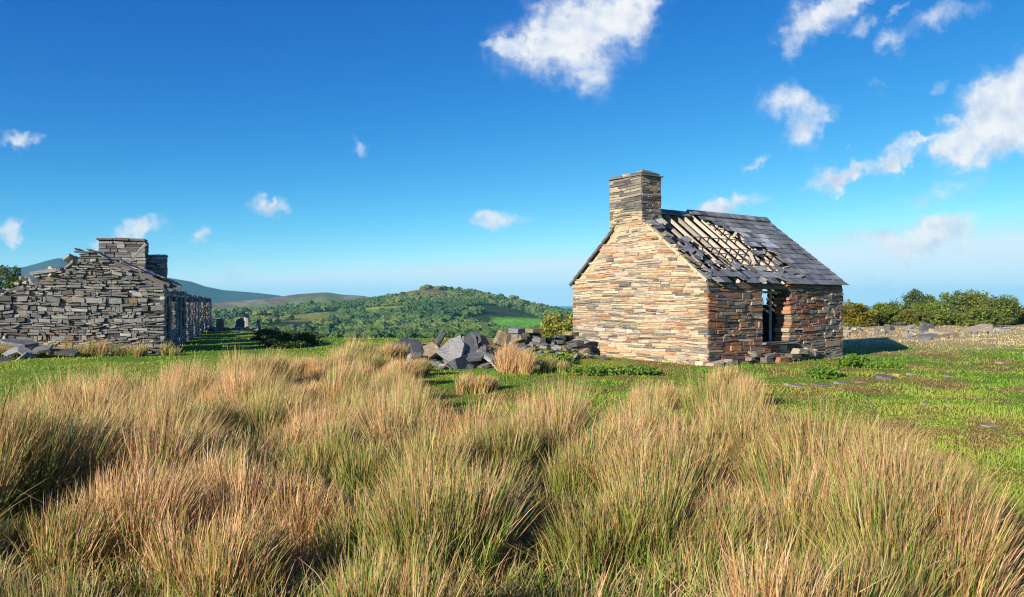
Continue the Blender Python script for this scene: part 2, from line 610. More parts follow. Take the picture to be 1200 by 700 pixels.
def turf(x, y):
    x = np.asarray(x, float); y = np.asarray(y, float)
    r = np.hypot(x, y)
    n1 = fbm(x * .35, y * .35, 101, 4)
    n2 = fbm(x * 1.3, y * 1.3, 111, 4, .6)
    n3 = fbm(x * .16, y * .3, 121, 3)
    g = np.array([.155, .30, .028]); yg = np.array([.29, .36, .055]); br = np.array([.30, .175, .08]); st = np.array([.60, .47, .25])
    c = lerp(g, yg, sstep(.35, .7, n1)[..., None])
    brown = sstep(.44, .60, n2) * sstep(.30, .50, n3)
    left = sstep(-3.5, -5.0, x)
    brown = brown * (1 - .92 * left)
    # heathery patch in front of the gable
    patch = np.exp(-(((x - 2.3) / 2.4) ** 2 + ((y - 17.5) / 3.2) ** 2))
    brown = np.maximum(brown, sstep(.42, .60, n2) * patch)
    c = lerp(c, br, (brown * .7)[..., None])
    dry = sstep(27, 36, y + (n1 - .5) * 12) * sstep(5, 11, x)
    c = lerp(c, st, (dry * .9)[..., None])
    far = sstep(26, 34, r) * sstep(-5.0, -2.0, x) * (1 - sstep(3, 5, x))
    c = lerp(c, np.array([.24, .22, .07]), (far * .6)[..., None])
    return c


# near ground -----------------------------------------------------
ang_f = np.linspace(-52, 52, 430)
ang_b = np.linspace(52, 308, 60)[1:-1]
ANG = np.radians(np.concatenate([ang_f, ang_b]))


def polar(angs, rs, wrap):
    a, r = np.meshgrid(angs, rs)
    x = np.sin(a) * r; y = np.cos(a) * r
    nr, na = a.shape
    i, j = np.meshgrid(np.arange(nr - 1), np.arange(na if wrap else na - 1), indexing='ij')
    j2 = (j + 1) % na
    q = np.stack([i * na + j, i * na + j2, (i + 1) * na + j2, (i + 1) * na + j], -1).reshape(-1, 4)[:, ::-1]
    return x.ravel(), y.ravel(), q


def ground_material():
    m, nt, out = mat_new('moor_turf')
    t = NT(nt)
    at = t.n('ShaderNodeAttribute', attribute_name='Col').outputs['Color']
    geo = t.n('ShaderNodeNewGeometry').outputs['Position']
    f1 = t.noise(geo, 9.0, 6, .7)
    f2 = t.noise(geo, 45.0, 5, .7)
    c = t.mix(t.ramp(f1, .3, .7), t.mix(1.0, at, (.60, .62, .6), 'MULTIPLY'), t.mix(1.0, at, (1.25, 1.2, 1.15), 'MULTIPLY'))
    c = t.mix(t.ramp(f2, .35, .7, 0, .6), c, t.mix(1.0, c, (.45, .42, .4), 'MULTIPLY'))
    b = t.n('ShaderNodeBsdfPrincipled')
    nt.links.new(c, b.inputs['Base Color'])
    b.inputs['Roughness'].default_value = .95
    b.inputs['Specular IOR Level'].default_value = .1
    bm = t.n('ShaderNodeBump'); bm.inputs['Strength'].default_value = .8; bm.inputs['Distance'].default_value = .05
    nt.links.new(t.math('ADD', f1, f2), bm.inputs['Height']); nt.links.new(bm.outputs[0], b.inputs['Normal'])
    nt.links.new(b.outputs[0], out.inputs[0])
    return m


def hill_material():
    m, nt, out = mat_new('hill_cover')
    t = NT(nt)
    at = t.n('ShaderNodeAttribute', attribute_name='Col').outputs['Color']
    geo = t.n('ShaderNodeNewGeometry').outputs['Position']
    f1 = t.noise(geo, .03, 8, .7)
    f2 = t.noise(geo, .2, 6, .7)
    c = t.mix(t.ramp(f1, .35, .65), t.mix(1.0, at, (.62, .62, .65), 'MULTIPLY'), t.mix(1.0, at, (1.25, 1.2, 1.1), 'MULTIPLY'))
    c = t.mix(t.ramp(f2, .4, .65, 0, .6), c, t.mix(1.0, c, (.5, .5, .5), 'MULTIPLY'))
    b = t.n('ShaderNodeBsdfPrincipled')
    nt.links.new(c, b.inputs['Base Color'])
    b.inputs['Roughness'].default_value = .95
    b.inputs['Specular IOR Level'].default_value = .05
    bm = t.n('ShaderNodeBump'); bm.inputs['Strength'].default_value = .7; bm.inputs['Distance'].default_value = 3.0
    nt.links.new(t.math('ADD', f1, f2), bm.inputs['Height']); nt.links.new(bm.outputs[0], b.inputs['Normal'])
    nt.links.new(b.outputs[0], out.inputs[0])
    return m


M['ground'] = ground_material()
M['hill'] = hill_material()

rs = np.concatenate([[0.02], np.geomspace(.5, 96, 165)])
gx, gy, gq = polar(ANG, rs, True)
gz = height(gx, gy)
gc = turf(gx, gy)
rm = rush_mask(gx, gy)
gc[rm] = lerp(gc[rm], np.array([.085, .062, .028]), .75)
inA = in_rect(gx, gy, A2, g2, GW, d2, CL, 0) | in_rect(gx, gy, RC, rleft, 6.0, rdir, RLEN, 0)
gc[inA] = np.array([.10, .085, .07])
tag(link('ground', big_mesh('ground', np.stack([gx, gy, gz], -1), gq, None, gc, True), M['ground']), 'mottled green and brown moorland turf around the ruins', None, None, 'structure')

# far hills -------------------------------------------------------
def hill_cover(x, y, z):
    r = np.hypot(x, y)
    yy = np.maximum(y, 1e-3)
    u = 600 + F * x / yy
    v = HOR - F * (z - EYE) / yy
    n = fbm(x * .012, y * .012, 201, 4)
    n2 = fbm(x * .004, y * .004, 211, 4)
    wood = np.array([.028, .055, .018]); heath = np.array([.17, .105, .06]); grass = np.array([.16, .18, .05]); fld = np.array([.13, .36, .04]); rock = np.array([.30, .25, .20]); blue = np.array([.05, .07, .035])
    c = np.tile(grass, (len(x), 1))
    # near valley: rough grass with heath
    c = lerp(c, np.array([.20, .17, .06]), sstep(.45, .6, n)[:, None])
    w1 = sstep(270, 330, r) * (r < 1160)
    c = lerp(c, wood, (w1 * .9)[:, None])
    # open ground high on the first hill and a pale clearing
    top = w1 * sstep(351, 344, v) * sstep(440, 470, u) * sstep(545, 520, u)
    c = lerp(c, np.array([.30, .22, .10]), (top * .9)[:, None])
    mead = (np.abs(u - 450) < 26) & (np.abs(v - 364 - (450 - u) * .06) < 4.5) & (r > 300) & (r < 1160)
    c[mead] = np.array([.26, .36, .07])
    low = (r > 300) & (r < 1160) & (u < 400) & (np.abs(v - (373 - (u - 300) * .02)) < 5.0)
    c[low] = np.array([.24, .26, .07])
    f = bright_field(u, v, r)
    c[f] = fld
    h2 = (r >= 1160) & (r < 2400)
    c[h2] = lerp(lerp(heath, grass, sstep(.46, .58, n)[:, None]), np.array([.10, .15, .05]), (sstep(1950, 1600, r) * .8)[:, None])[h2]
    c[h2] = lerp(c, rock, (sstep(.58, .7, fbm(x * .02, y * .02, 221, 4)) * .6)[:, None])[h2]
    h3 = r >= 2400
    c[h3] = lerp(np.array([.03, .055, .055]), np.array([.055, .065, .06]), sstep(.45, .6, n2)[:, None])[h3]  # bluish: part of the distance haze is put into the mountain colour
    side = sstep(760, 960, u)
    c = lerp(c, lerp(np.array([.10, .15, .04]), np.array([.16, .20, .06]), sstep(.4, .6, n)[:, None]), side[:, None])
    return c


def bright_field(u, v, r):
    return (r > 320) & (r < 1160) & (v > 371 + (u - 575) * .03) & (v < 389) & (u > 574 + (v - 372) * .6) & (u < 648)


rs = np.concatenate([np.linspace(94, 400, 60), np.linspace(410, 1300, 100), np.linspace(1320, 6000, 110)])
af = np.radians(np.linspace(-50, 50, 400))
hx_, hy_, hq_ = polar(af, rs, False)
hz_ = height(hx_, hy_)
hz_[: len(af) * 1] -= .5
tag(link('hills', big_mesh('hills', np.stack([hx_, hy_, hz_], -1), hq_, None, hill_cover(hx_, hy_, hz_), True), M['hill']), 'wooded and heathery hills beyond the valley', None, None, 'structure')
# the moor behind the camera
ab = np.radians(np.linspace(50, 310, 70))
bx_, by_, bq_ = polar(ab, np.geomspace(94, 6000, 40), False)
bz_ = height(bx_, by_) - .6
tag(link('moorland', big_mesh('moorland', np.stack([bx_, by_, bz_], -1), bq_, None, np.tile([.14, .14, .05], (len(bx_), 1)), True), M['hill']), 'rolling moor behind the viewpoint', None, None, 'structure')

# sea -------------------------------------------------------------
def sea_material():
    m, nt, out = mat_new('sea_water')
    t = NT(nt)
    geo = t.n('ShaderNodeNewGeometry').outputs['Position']
    mp = t.n('ShaderNodeMapping'); nt.links.new(geo, mp.inputs['Vector']); mp.inputs['Scale'].default_value = (1, .25, 1)
    n = t.noise(mp.outputs[0], .0012, 5)
    b = t.n('ShaderNodeBsdfPrincipled')
    nt.links.new(t.mix(t.ramp(n, .4, .6), (.015, .12, .19), (.03, .20, .26)), b.inputs['Base Color'])
    b.inputs['Roughness'].default_value = .55
    b.inputs['Specular IOR Level'].default_value = .25
    bm = t.n('ShaderNodeBump'); bm.inputs['Strength'].default_value = .4
    nt.links.new(t.noise(geo, .08, 6), bm.inputs['Height']); nt.links.new(bm.outputs[0], b.inputs['Normal'])
    nt.links.new(b.outputs[0], out.inputs[0])
    return m


M['sea'] = sea_material()
SEA_Z = -35.0
sv = np.array([(-12000, -12000, SEA_Z), (12000, -12000, SEA_Z), (12000, 12000, SEA_Z), (-12000, 12000, SEA_Z)])
tag(link('sea', big_mesh('sea', sv, [(0, 1, 2, 3)]), M['sea']), 'strip of blue sea on the horizon', None, None, 'structure')

# ------------------------------------------------------------------ walling
STONEF = [(3, 2, 1, 0), (0, 1, 5, 4), (1, 2, 6, 5), (2, 3, 7, 6), (3, 0, 4, 7), (4, 5, 9, 8), (5, 6, 10, 9), (6, 7, 11, 10), (7, 4, 8, 11), (8, 9, 10, 11)]


def stone(o2, dr, nr, s0, z0, w, h, proud, depth, rng, tilt=0.0, cham=.012):
    """one walling stone: s along the wall, y outwards, z up; world verts"""
    cs, cz = s0 + w / 2, z0 + h / 2
    ring = lambda f, y, j: [(cs + a * w / 2 * f + rng.normal(0, j), y + rng.normal(0, j * .6), cz + b * h / 2 * f + rng.normal(0, j * .5)) for a, b in ((-1, -1), (1, -1), (1, 1), (-1, 1))]
    j = min(.012, h * .10)
    back = [(cs + a * w / 2, -depth, cz + b * h / 2) for a, b in ((-1, -1), (1, -1), (1, 1), (-1, 1))]
    mid = ring(1.0, proud - cham * 1.2, j)
    fr = []
    for (a, y, z) in mid:
        fr.append((a + np.sign(cs - a) * cham * rng.uniform(.5, 1.6), proud + rng.normal(0, .006), z + np.sign(cz - z) * min(cham * rng.uniform(.5, 1.3), h * .35)))
    L = np.array(back + mid + fr)
    if tilt:
        L[:, 2] += (L[:, 0] - cs) * tilt
    if cham < .015:                                  # courses wander a little
        L[:, 2] += .028 * np.sin(L[:, 0] * 1.1 + L[:, 2] * 1.7) + .014 * np.sin(L[:, 0] * 2.9 - L[:, 2] * 3.1)
    v = np.empty_like(L)
    v[:, 0] = o2[0] + dr[0] * L[:, 0] + nr[0] * L[:, 1]
    v[:, 1] = o2[1] + dr[1] * L[:, 0] + nr[1] * L[:, 1]
    v[:, 2] = L[:, 2]
    return v


def lay(o2, dr, nr, s0, s1, z0, top, rng, hr=(.05, .13), lr=(.18, .75), colour=None, proud=(.0, .045), holes=(), depth=.12, gap=.010, edge_depth=.5, quoin=(False, False), rag=0.0, tiltj=.012, zbase=None):
    """courses of stones between s0 and s1 from z0 up to top(s); returns dicts"""
    res = []
    z = z0
    zmax = max(top(q) for q in np.linspace(s0, s1, 60))
    k = 0
    while z < zmax:
        h = rng.uniform(*hr) if rng.random() > .12 else rng.uniform(hr[1], hr[1] * 1.5)
        s = s0 - (rng.uniform(0, .03))
        first = True
        while s < s1 - .02:
            w = float(np.clip(rng.lognormal(math.log((lr[0] * lr[1]) ** .5), .45), lr[0] * .6, lr[1] * 1.4))
            if first and quoin[0]:
                w = rng.uniform(.45, .8) if k % 2 else rng.uniform(.25, .4)
            if s + w > s1 - .10:
                w = s1 - s + rng.uniform(-.015, .02)
            hh = h
            blocked = False
            ed = depth
            for (a, b, c, d) in holes:
                if z + h * .6 > c and z + h * .4 < d:
                    if s < a and s + w > a - .03:
                        w = a - s + rng.uniform(-.01, .02); ed = edge_depth
                    elif s >= a - .05 and s < b - rag * rng.random() * .0:
                        blocked = True
                        ns = b - (rng.uniform(0, rag) if rag else rng.uniform(-.01, .02))
                        break
                    if abs(s - b) < rag + .06:
                        ed = edge_depth
            if blocked:
                s = ns
                # first stone right of the opening
                w = rng.uniform(.2, .5)
                ed = edge_depth
                if s + w > s1:
                    break
            mid = s + w / 2
            tp = min(top(s + .02), top(mid), top(s + w - .02)) if w < .25 else top(mid)
            lowend = min(top(s + .02), top(s + w - .02))
            if tp - lowend > .4:
                tp = lowend
            if z + hh * .5 < tp and w > .04:
                if z + hh > tp:
                    hh = max(tp - z, .03)
                parts = [(z, hh)]
                if hh > .095 and rng.random() < .35:
                    q = rng.uniform(.35, .65) * hh
                    parts = [(z, q), (z + q, hh - q)]
                for (zz, ph) in parts:
                    ti = rng.normal(0, tiltj)
                    pr = rng.uniform(*proud)
                    v = stone(o2, dr, nr, s + gap / 2, zz + gap * .35, max(w - gap, .03), max(ph - gap * .7, .02), pr, ed, rng, ti)
                    res.append(dict(v=v, c=colour(mid, zz, rng), a=w * ph, s=mid, z=zz))
            s += w
            first = False
        z += h
        k += 1
    return res


def core(o2, dr, nr, L, thick, top, z0=-.4, holes=(), step=.2, inset=0.0):
    cuts = set(np.round(np.arange(0, L, step), 4).tolist() + [0.0, L])
    for (a, b, c, d) in holes:
        cuts |= {a, b}
    cuts = sorted(q for q in cuts if 0 <= q <= L)
    verts, faces = [], []

    def pt(s, y, z):
        verts.append((o2[0] + dr[0] * s + nr[0] * y, o2[1] + dr[1] * s + nr[1] * y, z))
        return len(verts) - 1
    segs = []
    for a, b in zip(cuts[:-1], cuts[1:]):
        if b - a < 1e-4:
            continue
        m = (a + b) / 2
        iv = [(z0, None)]
        for (ha, hb, hc, hd) in holes:
            if ha - 1e-6 <= m <= hb + 1e-6:
                nv = []
                for (p, q) in iv:
                    if q is None:
                        if hc > p + .01:
                            nv.append((p, hc))
                        if hd < top(m) - .02:
                            nv.append((hd, None))
                    else:
                        nv.append((p, q))
                iv = nv
        segs.append((a, b, iv))
    for i, (a, b, iv) in enumerate(segs):
        for (p, q) in iv:
            ta, tb = (top(a), top(b)) if q is None else (q, q)
            f = [pt(a, -inset, p), pt(b, -inset, p), pt(b, -inset, tb), pt(a, -inset, ta)]
            k = [pt(a, -thick, p), pt(b, -thick, p), pt(b, -thick, tb), pt(a, -thick, ta)]
            faces.append((f[0], f[1], f[2], f[3]))
            faces.append((k[3], k[2], k[1], k[0]))
            faces.append((f[3], f[2], k[2], k[3]))
            faces.append((f[1], f[0], k[0], k[1]))
            if i == 0 or segs[i - 1][2] != iv:
                faces.append((f[0], f[3], k[3], k[0]))
            if i == len(segs) - 1 or segs[i + 1][2] != iv:
                faces.append((f[2], f[1], k[1], k[2]))
    return np.array(verts), faces


def emit_stones(groups, limit):
    """groups: list of (stones, parent, material, share in view). The largest become parts of their own, the rest one part per wall."""
    allst = []
    for gi, (st, par, mat, wgt) in enumerate(groups):
        for s in st:
            allst.append((s['a'] * wgt, gi, s))
    allst.sort(key=lambda q: -q[0])
    keep = allst[:limit]; rest = allst[limit:]
    for _, gi, s in keep:
        mesh_obj('stone', s['v'], STONEF, groups[gi][2], groups[gi][1], s['c'])
    for gi, (st, par, mat, wgt) in enumerate(groups):
        r = [(s['v'], STONEF, s['c']) for _, g, s in rest if g == gi]
        if r:
            v, f, c = join(r)
            tag(mesh_obj('small_stones', v, f, mat, par, c), kind='stuff')


# ------------------------------------------------------------------ the roofed cottage
rng = np.random.default_rng(7)
ZE, ZR, TR = 2.44, 4.74, .52
RUNF, RUNB = TR * GW, (1 - TR) * GW
SLF, SLB = (ZR - ZE) / RUNF, (ZR - ZE) / RUNB
n_g = -d2            # outward from the near gable
n_f = -g2            # outward from the long wall
cottage = empty('ruined_cottage', (A2[0], A2[1], 0))
tag(cottage, 'small stone cottage with tall chimney stack and half stripped slate roof', 'cottage')


def gable_top(s):        # s from the near corner
    return min(ZE + s * SLF, ZE + (GW - s) * SLB) - .10


CH0, CH1, CHZ, CHD = .448 * GW, .690 * GW, 5.86, .86


def gtop_ch(s):
    return 4.6 if CH0 < s < CH1 else gable_top(s)


def pick(rng, tab):
    x = rng.random() * sum(w for w, _ in tab)
    for w, c in tab:
        x -= w
        if x <= 0:
            break
    c = np.array(c) * (rng.uniform(.8, 1.2) + rng.normal(0, .035, 3))
    return np.clip(c, .015, .8)


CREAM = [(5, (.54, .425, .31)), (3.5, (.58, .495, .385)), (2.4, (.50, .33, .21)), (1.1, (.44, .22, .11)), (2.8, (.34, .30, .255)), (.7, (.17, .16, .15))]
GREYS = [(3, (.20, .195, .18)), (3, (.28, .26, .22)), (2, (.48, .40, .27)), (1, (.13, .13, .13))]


def gable_col(s, z, rng):
    n = float(fbm(np.array([s * .55]), np.array([z * 1.7]), 301, 3)[0])
    mid = math.exp(-((s - .55 * GW) / .55) ** 2) * (1 if 2.0 < z < 3.8 else .3)
    band = math.exp(-((z - 1.0) / .33) ** 2) * .35
    return pick(rng, GREYS if rng.random() < np.clip((n - .47) * 3.4 + mid * .45 + band, .08, .88) else CREAM)


gst = lay(A2, g2, n_g, 0, GW, -.15, gtop_ch, rng, (.040, .084), (.22, 1.0), gable_col, (.0, .045), quoin=(True, True), edge_depth=.12)
gw_v, gw_f = core(A2, g2, n_g, GW, .5, lambda s: gable_top(s), inset=.004)
gwall = mesh_obj('gable_wall', gw_v, gw_f, M['mortar'], cottage, (.52, .42, .28))
tag(gwall, 'sunlit gable wall of long pale stones with orange stains')

# chimney
chim_o = A2 + g2 * CH0
cw = CH1 - CH0
v1, f1 = core(chim_o, g2, n_g, cw, CHD, lambda s: CHZ - .16, z0=3.2, inset=.012)
chim = mesh_obj('chimney', v1, f1, M['mortar'], cottage, (.40, .35, .25))
CHC = [(3, (.46, .40, .31)), (3, (.32, .295, .25)), (3, (.19, .185, .175)), (1.5, (.11, .11, .11)), (.6, (.46, .34, .21))]
chc = lambda s, z, r: pick(r, CHC)
cst = lay(chim_o, g2, n_g, 0, cw, 4.6, lambda s: CHZ - .14, rng, (.045, .10), (.25, .8), chc, (.0, .03), edge_depth=.12)
csd = lay(chim_o, d2, n_f, .03, CHD, 3.9, lambda s: CHZ - .14, rng, (.045, .10), (.2, .55), chc, (.0, .03), edge_depth=.12)
ce1 = chim_o + g2 * cw
csb = lay(ce1 + d2 * CHD, -d2, g2, 0, CHD, 3.9, lambda s: CHZ - .14, rng, (.045, .10), (.2, .55), chc, (.0, .03), edge_depth=.12)
csc = lay(chim_o + d2 * CHD + g2 * cw, -g2, d2, 0, cw, 3.9, lambda s: CHZ - .14, rng, (.045, .10), (.25, .8), chc, (.0, .03), edge_depth=.12)


def slab_rect(o2, a, b, la, lb, z, h, rng, over=0.0, jit=.01):
    pts = []
    for zz in (z, z + h):
        for p, q in ((-over, -over), (la + over, -over), (la + over, lb + over), (-over, lb + over)):
            xy = o2 + a * (p + rng.normal(0, jit)) + b * (q + rng.normal(0, jit))
            pts.append((xy[0], xy[1], zz + rng.normal(0, jit * .4)))
    return np.array(pts), [(3, 2, 1, 0), (4, 5, 6, 7), (0, 1, 5, 4), (1, 2, 6, 5), (2, 3, 7, 6), (3, 0, 4, 7)]


# the cap: two slabs of a drip course, then low packing stones
zc = CHZ - .15
for a0, a1 in ((0, .52), (.53, 1.0)):
    v, f = slab_rect(chim_o + g2 * cw * a0, g2, d2, cw * (a1 - a0), CHD, zc, .035, rng, .0)
    for i in range(8):                                 # overhang outwards
        p = v[i, :2] - (chim_o + g2 * cw / 2 + d2 * CHD / 2)
        v[i, :2] += np.sign(p @ g2) * g2 * (.07 if abs(p @ g2) > cw * .3 else 0) + np.sign(p @ d2) * d2 * .07
    mesh_obj('cap_slab', v, f, M['slate'], chim, (.22, .20, .18))
for (p, q, la, lb, h) in ((.02, .03, .5, .8, .07), (.54, .05, .36, .75, .09), (.93, .04, .44, .78, .06), (.05, .1, .3, .4, .13), (.10, .5, .36, .3, .11)):
    v, f = slab_rect(chim_o + g2 * p + d2 * q, g2, d2, la, lb, zc + .037, h, rng, .0, .012)
    mesh_obj('cap_stone', v, f, M['front'], chim, pick(rng, CHC))

# long wall with its broken window opening
WIN = (2.44, 3.86, .55, 2.20)
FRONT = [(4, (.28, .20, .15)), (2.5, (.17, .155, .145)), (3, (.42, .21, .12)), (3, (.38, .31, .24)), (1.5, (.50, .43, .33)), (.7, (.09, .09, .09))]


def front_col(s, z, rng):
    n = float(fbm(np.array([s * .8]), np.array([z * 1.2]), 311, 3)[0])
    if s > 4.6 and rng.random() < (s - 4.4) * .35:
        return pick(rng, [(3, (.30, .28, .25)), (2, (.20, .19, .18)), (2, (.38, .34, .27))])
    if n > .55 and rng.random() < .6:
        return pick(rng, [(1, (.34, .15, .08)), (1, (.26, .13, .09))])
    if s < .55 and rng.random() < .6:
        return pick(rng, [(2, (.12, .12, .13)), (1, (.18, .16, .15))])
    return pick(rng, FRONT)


ftop = lambda s: ZE - .10
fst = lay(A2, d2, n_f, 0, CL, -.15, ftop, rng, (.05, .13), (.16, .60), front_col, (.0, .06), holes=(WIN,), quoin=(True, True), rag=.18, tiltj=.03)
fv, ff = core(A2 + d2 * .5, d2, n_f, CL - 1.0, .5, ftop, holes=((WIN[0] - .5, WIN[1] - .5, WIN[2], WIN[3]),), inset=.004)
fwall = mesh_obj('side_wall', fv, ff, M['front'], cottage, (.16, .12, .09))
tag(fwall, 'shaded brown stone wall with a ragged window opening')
# the far gable, with a small opening that shows the sky
WG = (.44 * GW, .72 * GW, 1.68, 2.40)
Cg = C2
wv, wf = core(Cg, g2, d2, GW, .5, gable_top, holes=(WG,), inset=.004)
fg = mesh_obj('gable_wall', wv, wf, M['front'], cottage, (.22, .19, .15))
ost = lay(Cg, g2, d2, 0, GW, -.15, lambda s: gable_top(s) - .12, rng, (.06, .14), (.2, .8), front_col, (.0, .05), holes=(WG,), quoin=(True, True))
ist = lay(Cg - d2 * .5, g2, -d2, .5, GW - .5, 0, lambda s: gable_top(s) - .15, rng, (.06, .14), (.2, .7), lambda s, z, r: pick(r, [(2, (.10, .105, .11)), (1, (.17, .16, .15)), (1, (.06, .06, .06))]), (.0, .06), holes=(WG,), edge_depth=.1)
# rear wall
bv, bf = core(B2 + d2 * .5, d2, g2, CL - 1.0, .5, ftop, inset=.004)
bw = mesh_obj('side_wall', bv, bf, M['front'], cottage, (.2, .17, .13))
bst = lay(B2, d2, g2, 0, CL, -.15, ftop, rng, (.06, .14), (.2, .8), front_col, (.0, .05), quoin=(True, True))
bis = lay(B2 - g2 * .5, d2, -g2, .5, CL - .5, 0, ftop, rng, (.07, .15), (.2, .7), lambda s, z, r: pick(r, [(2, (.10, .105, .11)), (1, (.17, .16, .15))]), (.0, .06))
emit_stones([(gst, gwall, M['gable'], 1.0), (cst, chim, M['gable'], 1.0), (csd, chim, M['gable'], .9), (fst, fwall, M['front'], 1.0),
             (csb, chim, M['gable'], 0), (csc, chim, M['gable'], 0), (ost, fg, M['front'], 0), (ist, fg, M['front'], 0), (bst, bw, M['front'], 0), (bis, bw, M['front'], 0)], 290)
# sill and lintel of the opening
v, f = slab_rect(A2 + d2 * (WIN[0] - .06) + n_f * .20, d2, g2, 1.55, .62, WIN[2] - .02, .06, rng, 0, .015)
mesh_obj('sill', v, f, M['slate'], fwall, (.20, .21, .22))
v, f = box_between((*(A2 + d2 * (WIN[0] - .25) + n_f * -.10), WIN[3] + .06), (*(A2 + d2 * (WIN[1] + .25) + n_f * -.10), WIN[3] + .05), .22, .12, rng=rng)
mesh_obj('lintel', v, f, M['oldwood'], fwall)
for k, (sa, zt) in enumerate(((WIN[0] + .20, 2.18), (WIN[0] + .86, 2.18))):
    v, f = box_between((*(A2 + d2 * sa + n_f * -.34), .6), (*(A2 + d2 * sa + n_f * -.34), zt), .08, .08, up=(1, 0, 0), rng=rng)
    if k: mesh_obj('window_post', v, f, M['greywood'], fwall)
v, f = box_between((*(A2 + d2 * (WIN[0] + .22) + n_f * -.34), 2.10), (*(A2 + d2 * (WIN[1] - .02) + n_f * -.34), 2.10), .08, .07, rng=rng)
mesh_obj('window_head', v, f, M['greywood'], fwall)
# plinth stones and fallen stones at the foot of the wall
for i in range(9):
    s = rng.uniform(1.6, 4.9); q = abs(rng.normal(.0, .16)) + .04
    w = rng.uniform(.18, .55)
    h = rng.uniform(.06, .16)
    p = A2 + d2 * s + n_f * q
    zb = hz(*p) + max(0, .42 - q * 1.0) * rng.uniform(.2, 1)
    v = stone(p, d2, n_f, -w / 2, zb - .04, w, h + .04, rng.uniform(.08, .2), rng.uniform(.1, .2), rng, rng.normal(0, .15), .02)
    mesh_obj('fallen_stone', v, STONEF, M['front'], fwall, pick(rng, FRONT))
for i in range(10):
    s = rng.uniform(-.1, .9); q = abs(rng.normal(0, .15)) + .03
    p = A2 + g2 * s + n_g * q if i % 2 else A2 + d2 * (s * .6) + n_f * q
    w = rng.uniform(.2, .5); h = rng.uniform(.1, .2)
    v = stone(p, g2 if i % 2 else d2, n_g if i % 2 else n_f, -w / 2, hz(*p) - .05, w, h, .12, .12, rng, rng.normal(0, .1), .03)
    mesh_obj('fallen_stone', v, STONEF, M['gable'], gwall, pick(rng, CREAM))

# ---- roof
def RF(a, q, lift=0.0):
    """front slope: a along the ridge from the near gable face, q horizontal run inwards from the wall face"""
    xy = A2 + d2 * a + g2 * q
    nn = math.sqrt(1 + SLF ** 2)
    return np.array([xy[0] - g2[0] * lift * SLF / nn, xy[1] - g2[1] * lift * SLF / nn, ZE + q * SLF + lift / nn])


def RB(a, q, lift=0.0):
    xy = B2 + d2 * a - g2 * q
    nn = math.sqrt(1 + SLB ** 2)
    return np.array([xy[0] + g2[0] * lift * SLB / nn, xy[1] + g2[1] * lift * SLB / nn, ZE + q * SLB + lift / nn])


OV = .14
# rear slope as one boarded skin (its underside shows through the holes), slates joined on top
v = np.array([RB(CHD + .02, -OV), RB(CL + .1, -OV), RB(CL + .1, RUNB), RB(CHD + .02, RUNB), RB(CHD + .02, -OV, .05), RB(CL + .1, -OV, .05), RB(CL + .1, RUNB, .05), RB(CHD + .02, RUNB, .05)])
roof = mesh_obj('roof', v, [(3, 2, 1, 0), (4, 5, 6, 7), (0, 1, 5, 4), (1, 2, 6, 5), (2, 3, 7, 6), (3, 0, 4, 7)], M['oldwood'], cottage)
tag(roof, 'slate roof, right half slated, left half stripped to pale rafters')


def slate_box(fn, a, q, w, run, rng, lift=0.0, rot=0.0, thick=.012, twist=0.0):
    """a slate whose lower edge is at run q; lower edge rides on the course below"""
    ca, cq = a + w / 2, q + run / 2
    pts = []
    for up in (0, 1):
        for (x, y) in ((a, q), (a + w, q), (a + w, q + run), (a, q + run)):
            dx, dy = x - ca, y - cq
            X = ca + dx * math.cos(rot) - dy * math.sin(rot); Y = cq + dx * math.sin(rot) + dy * math.cos(rot)
            lf = lift + (.030 if y == q else .006) + up * thick + twist * dx
            pts.append(fn(X + rng.normal(0, .004), Y + rng.normal(0, .004), lf))
    return np.array(pts)


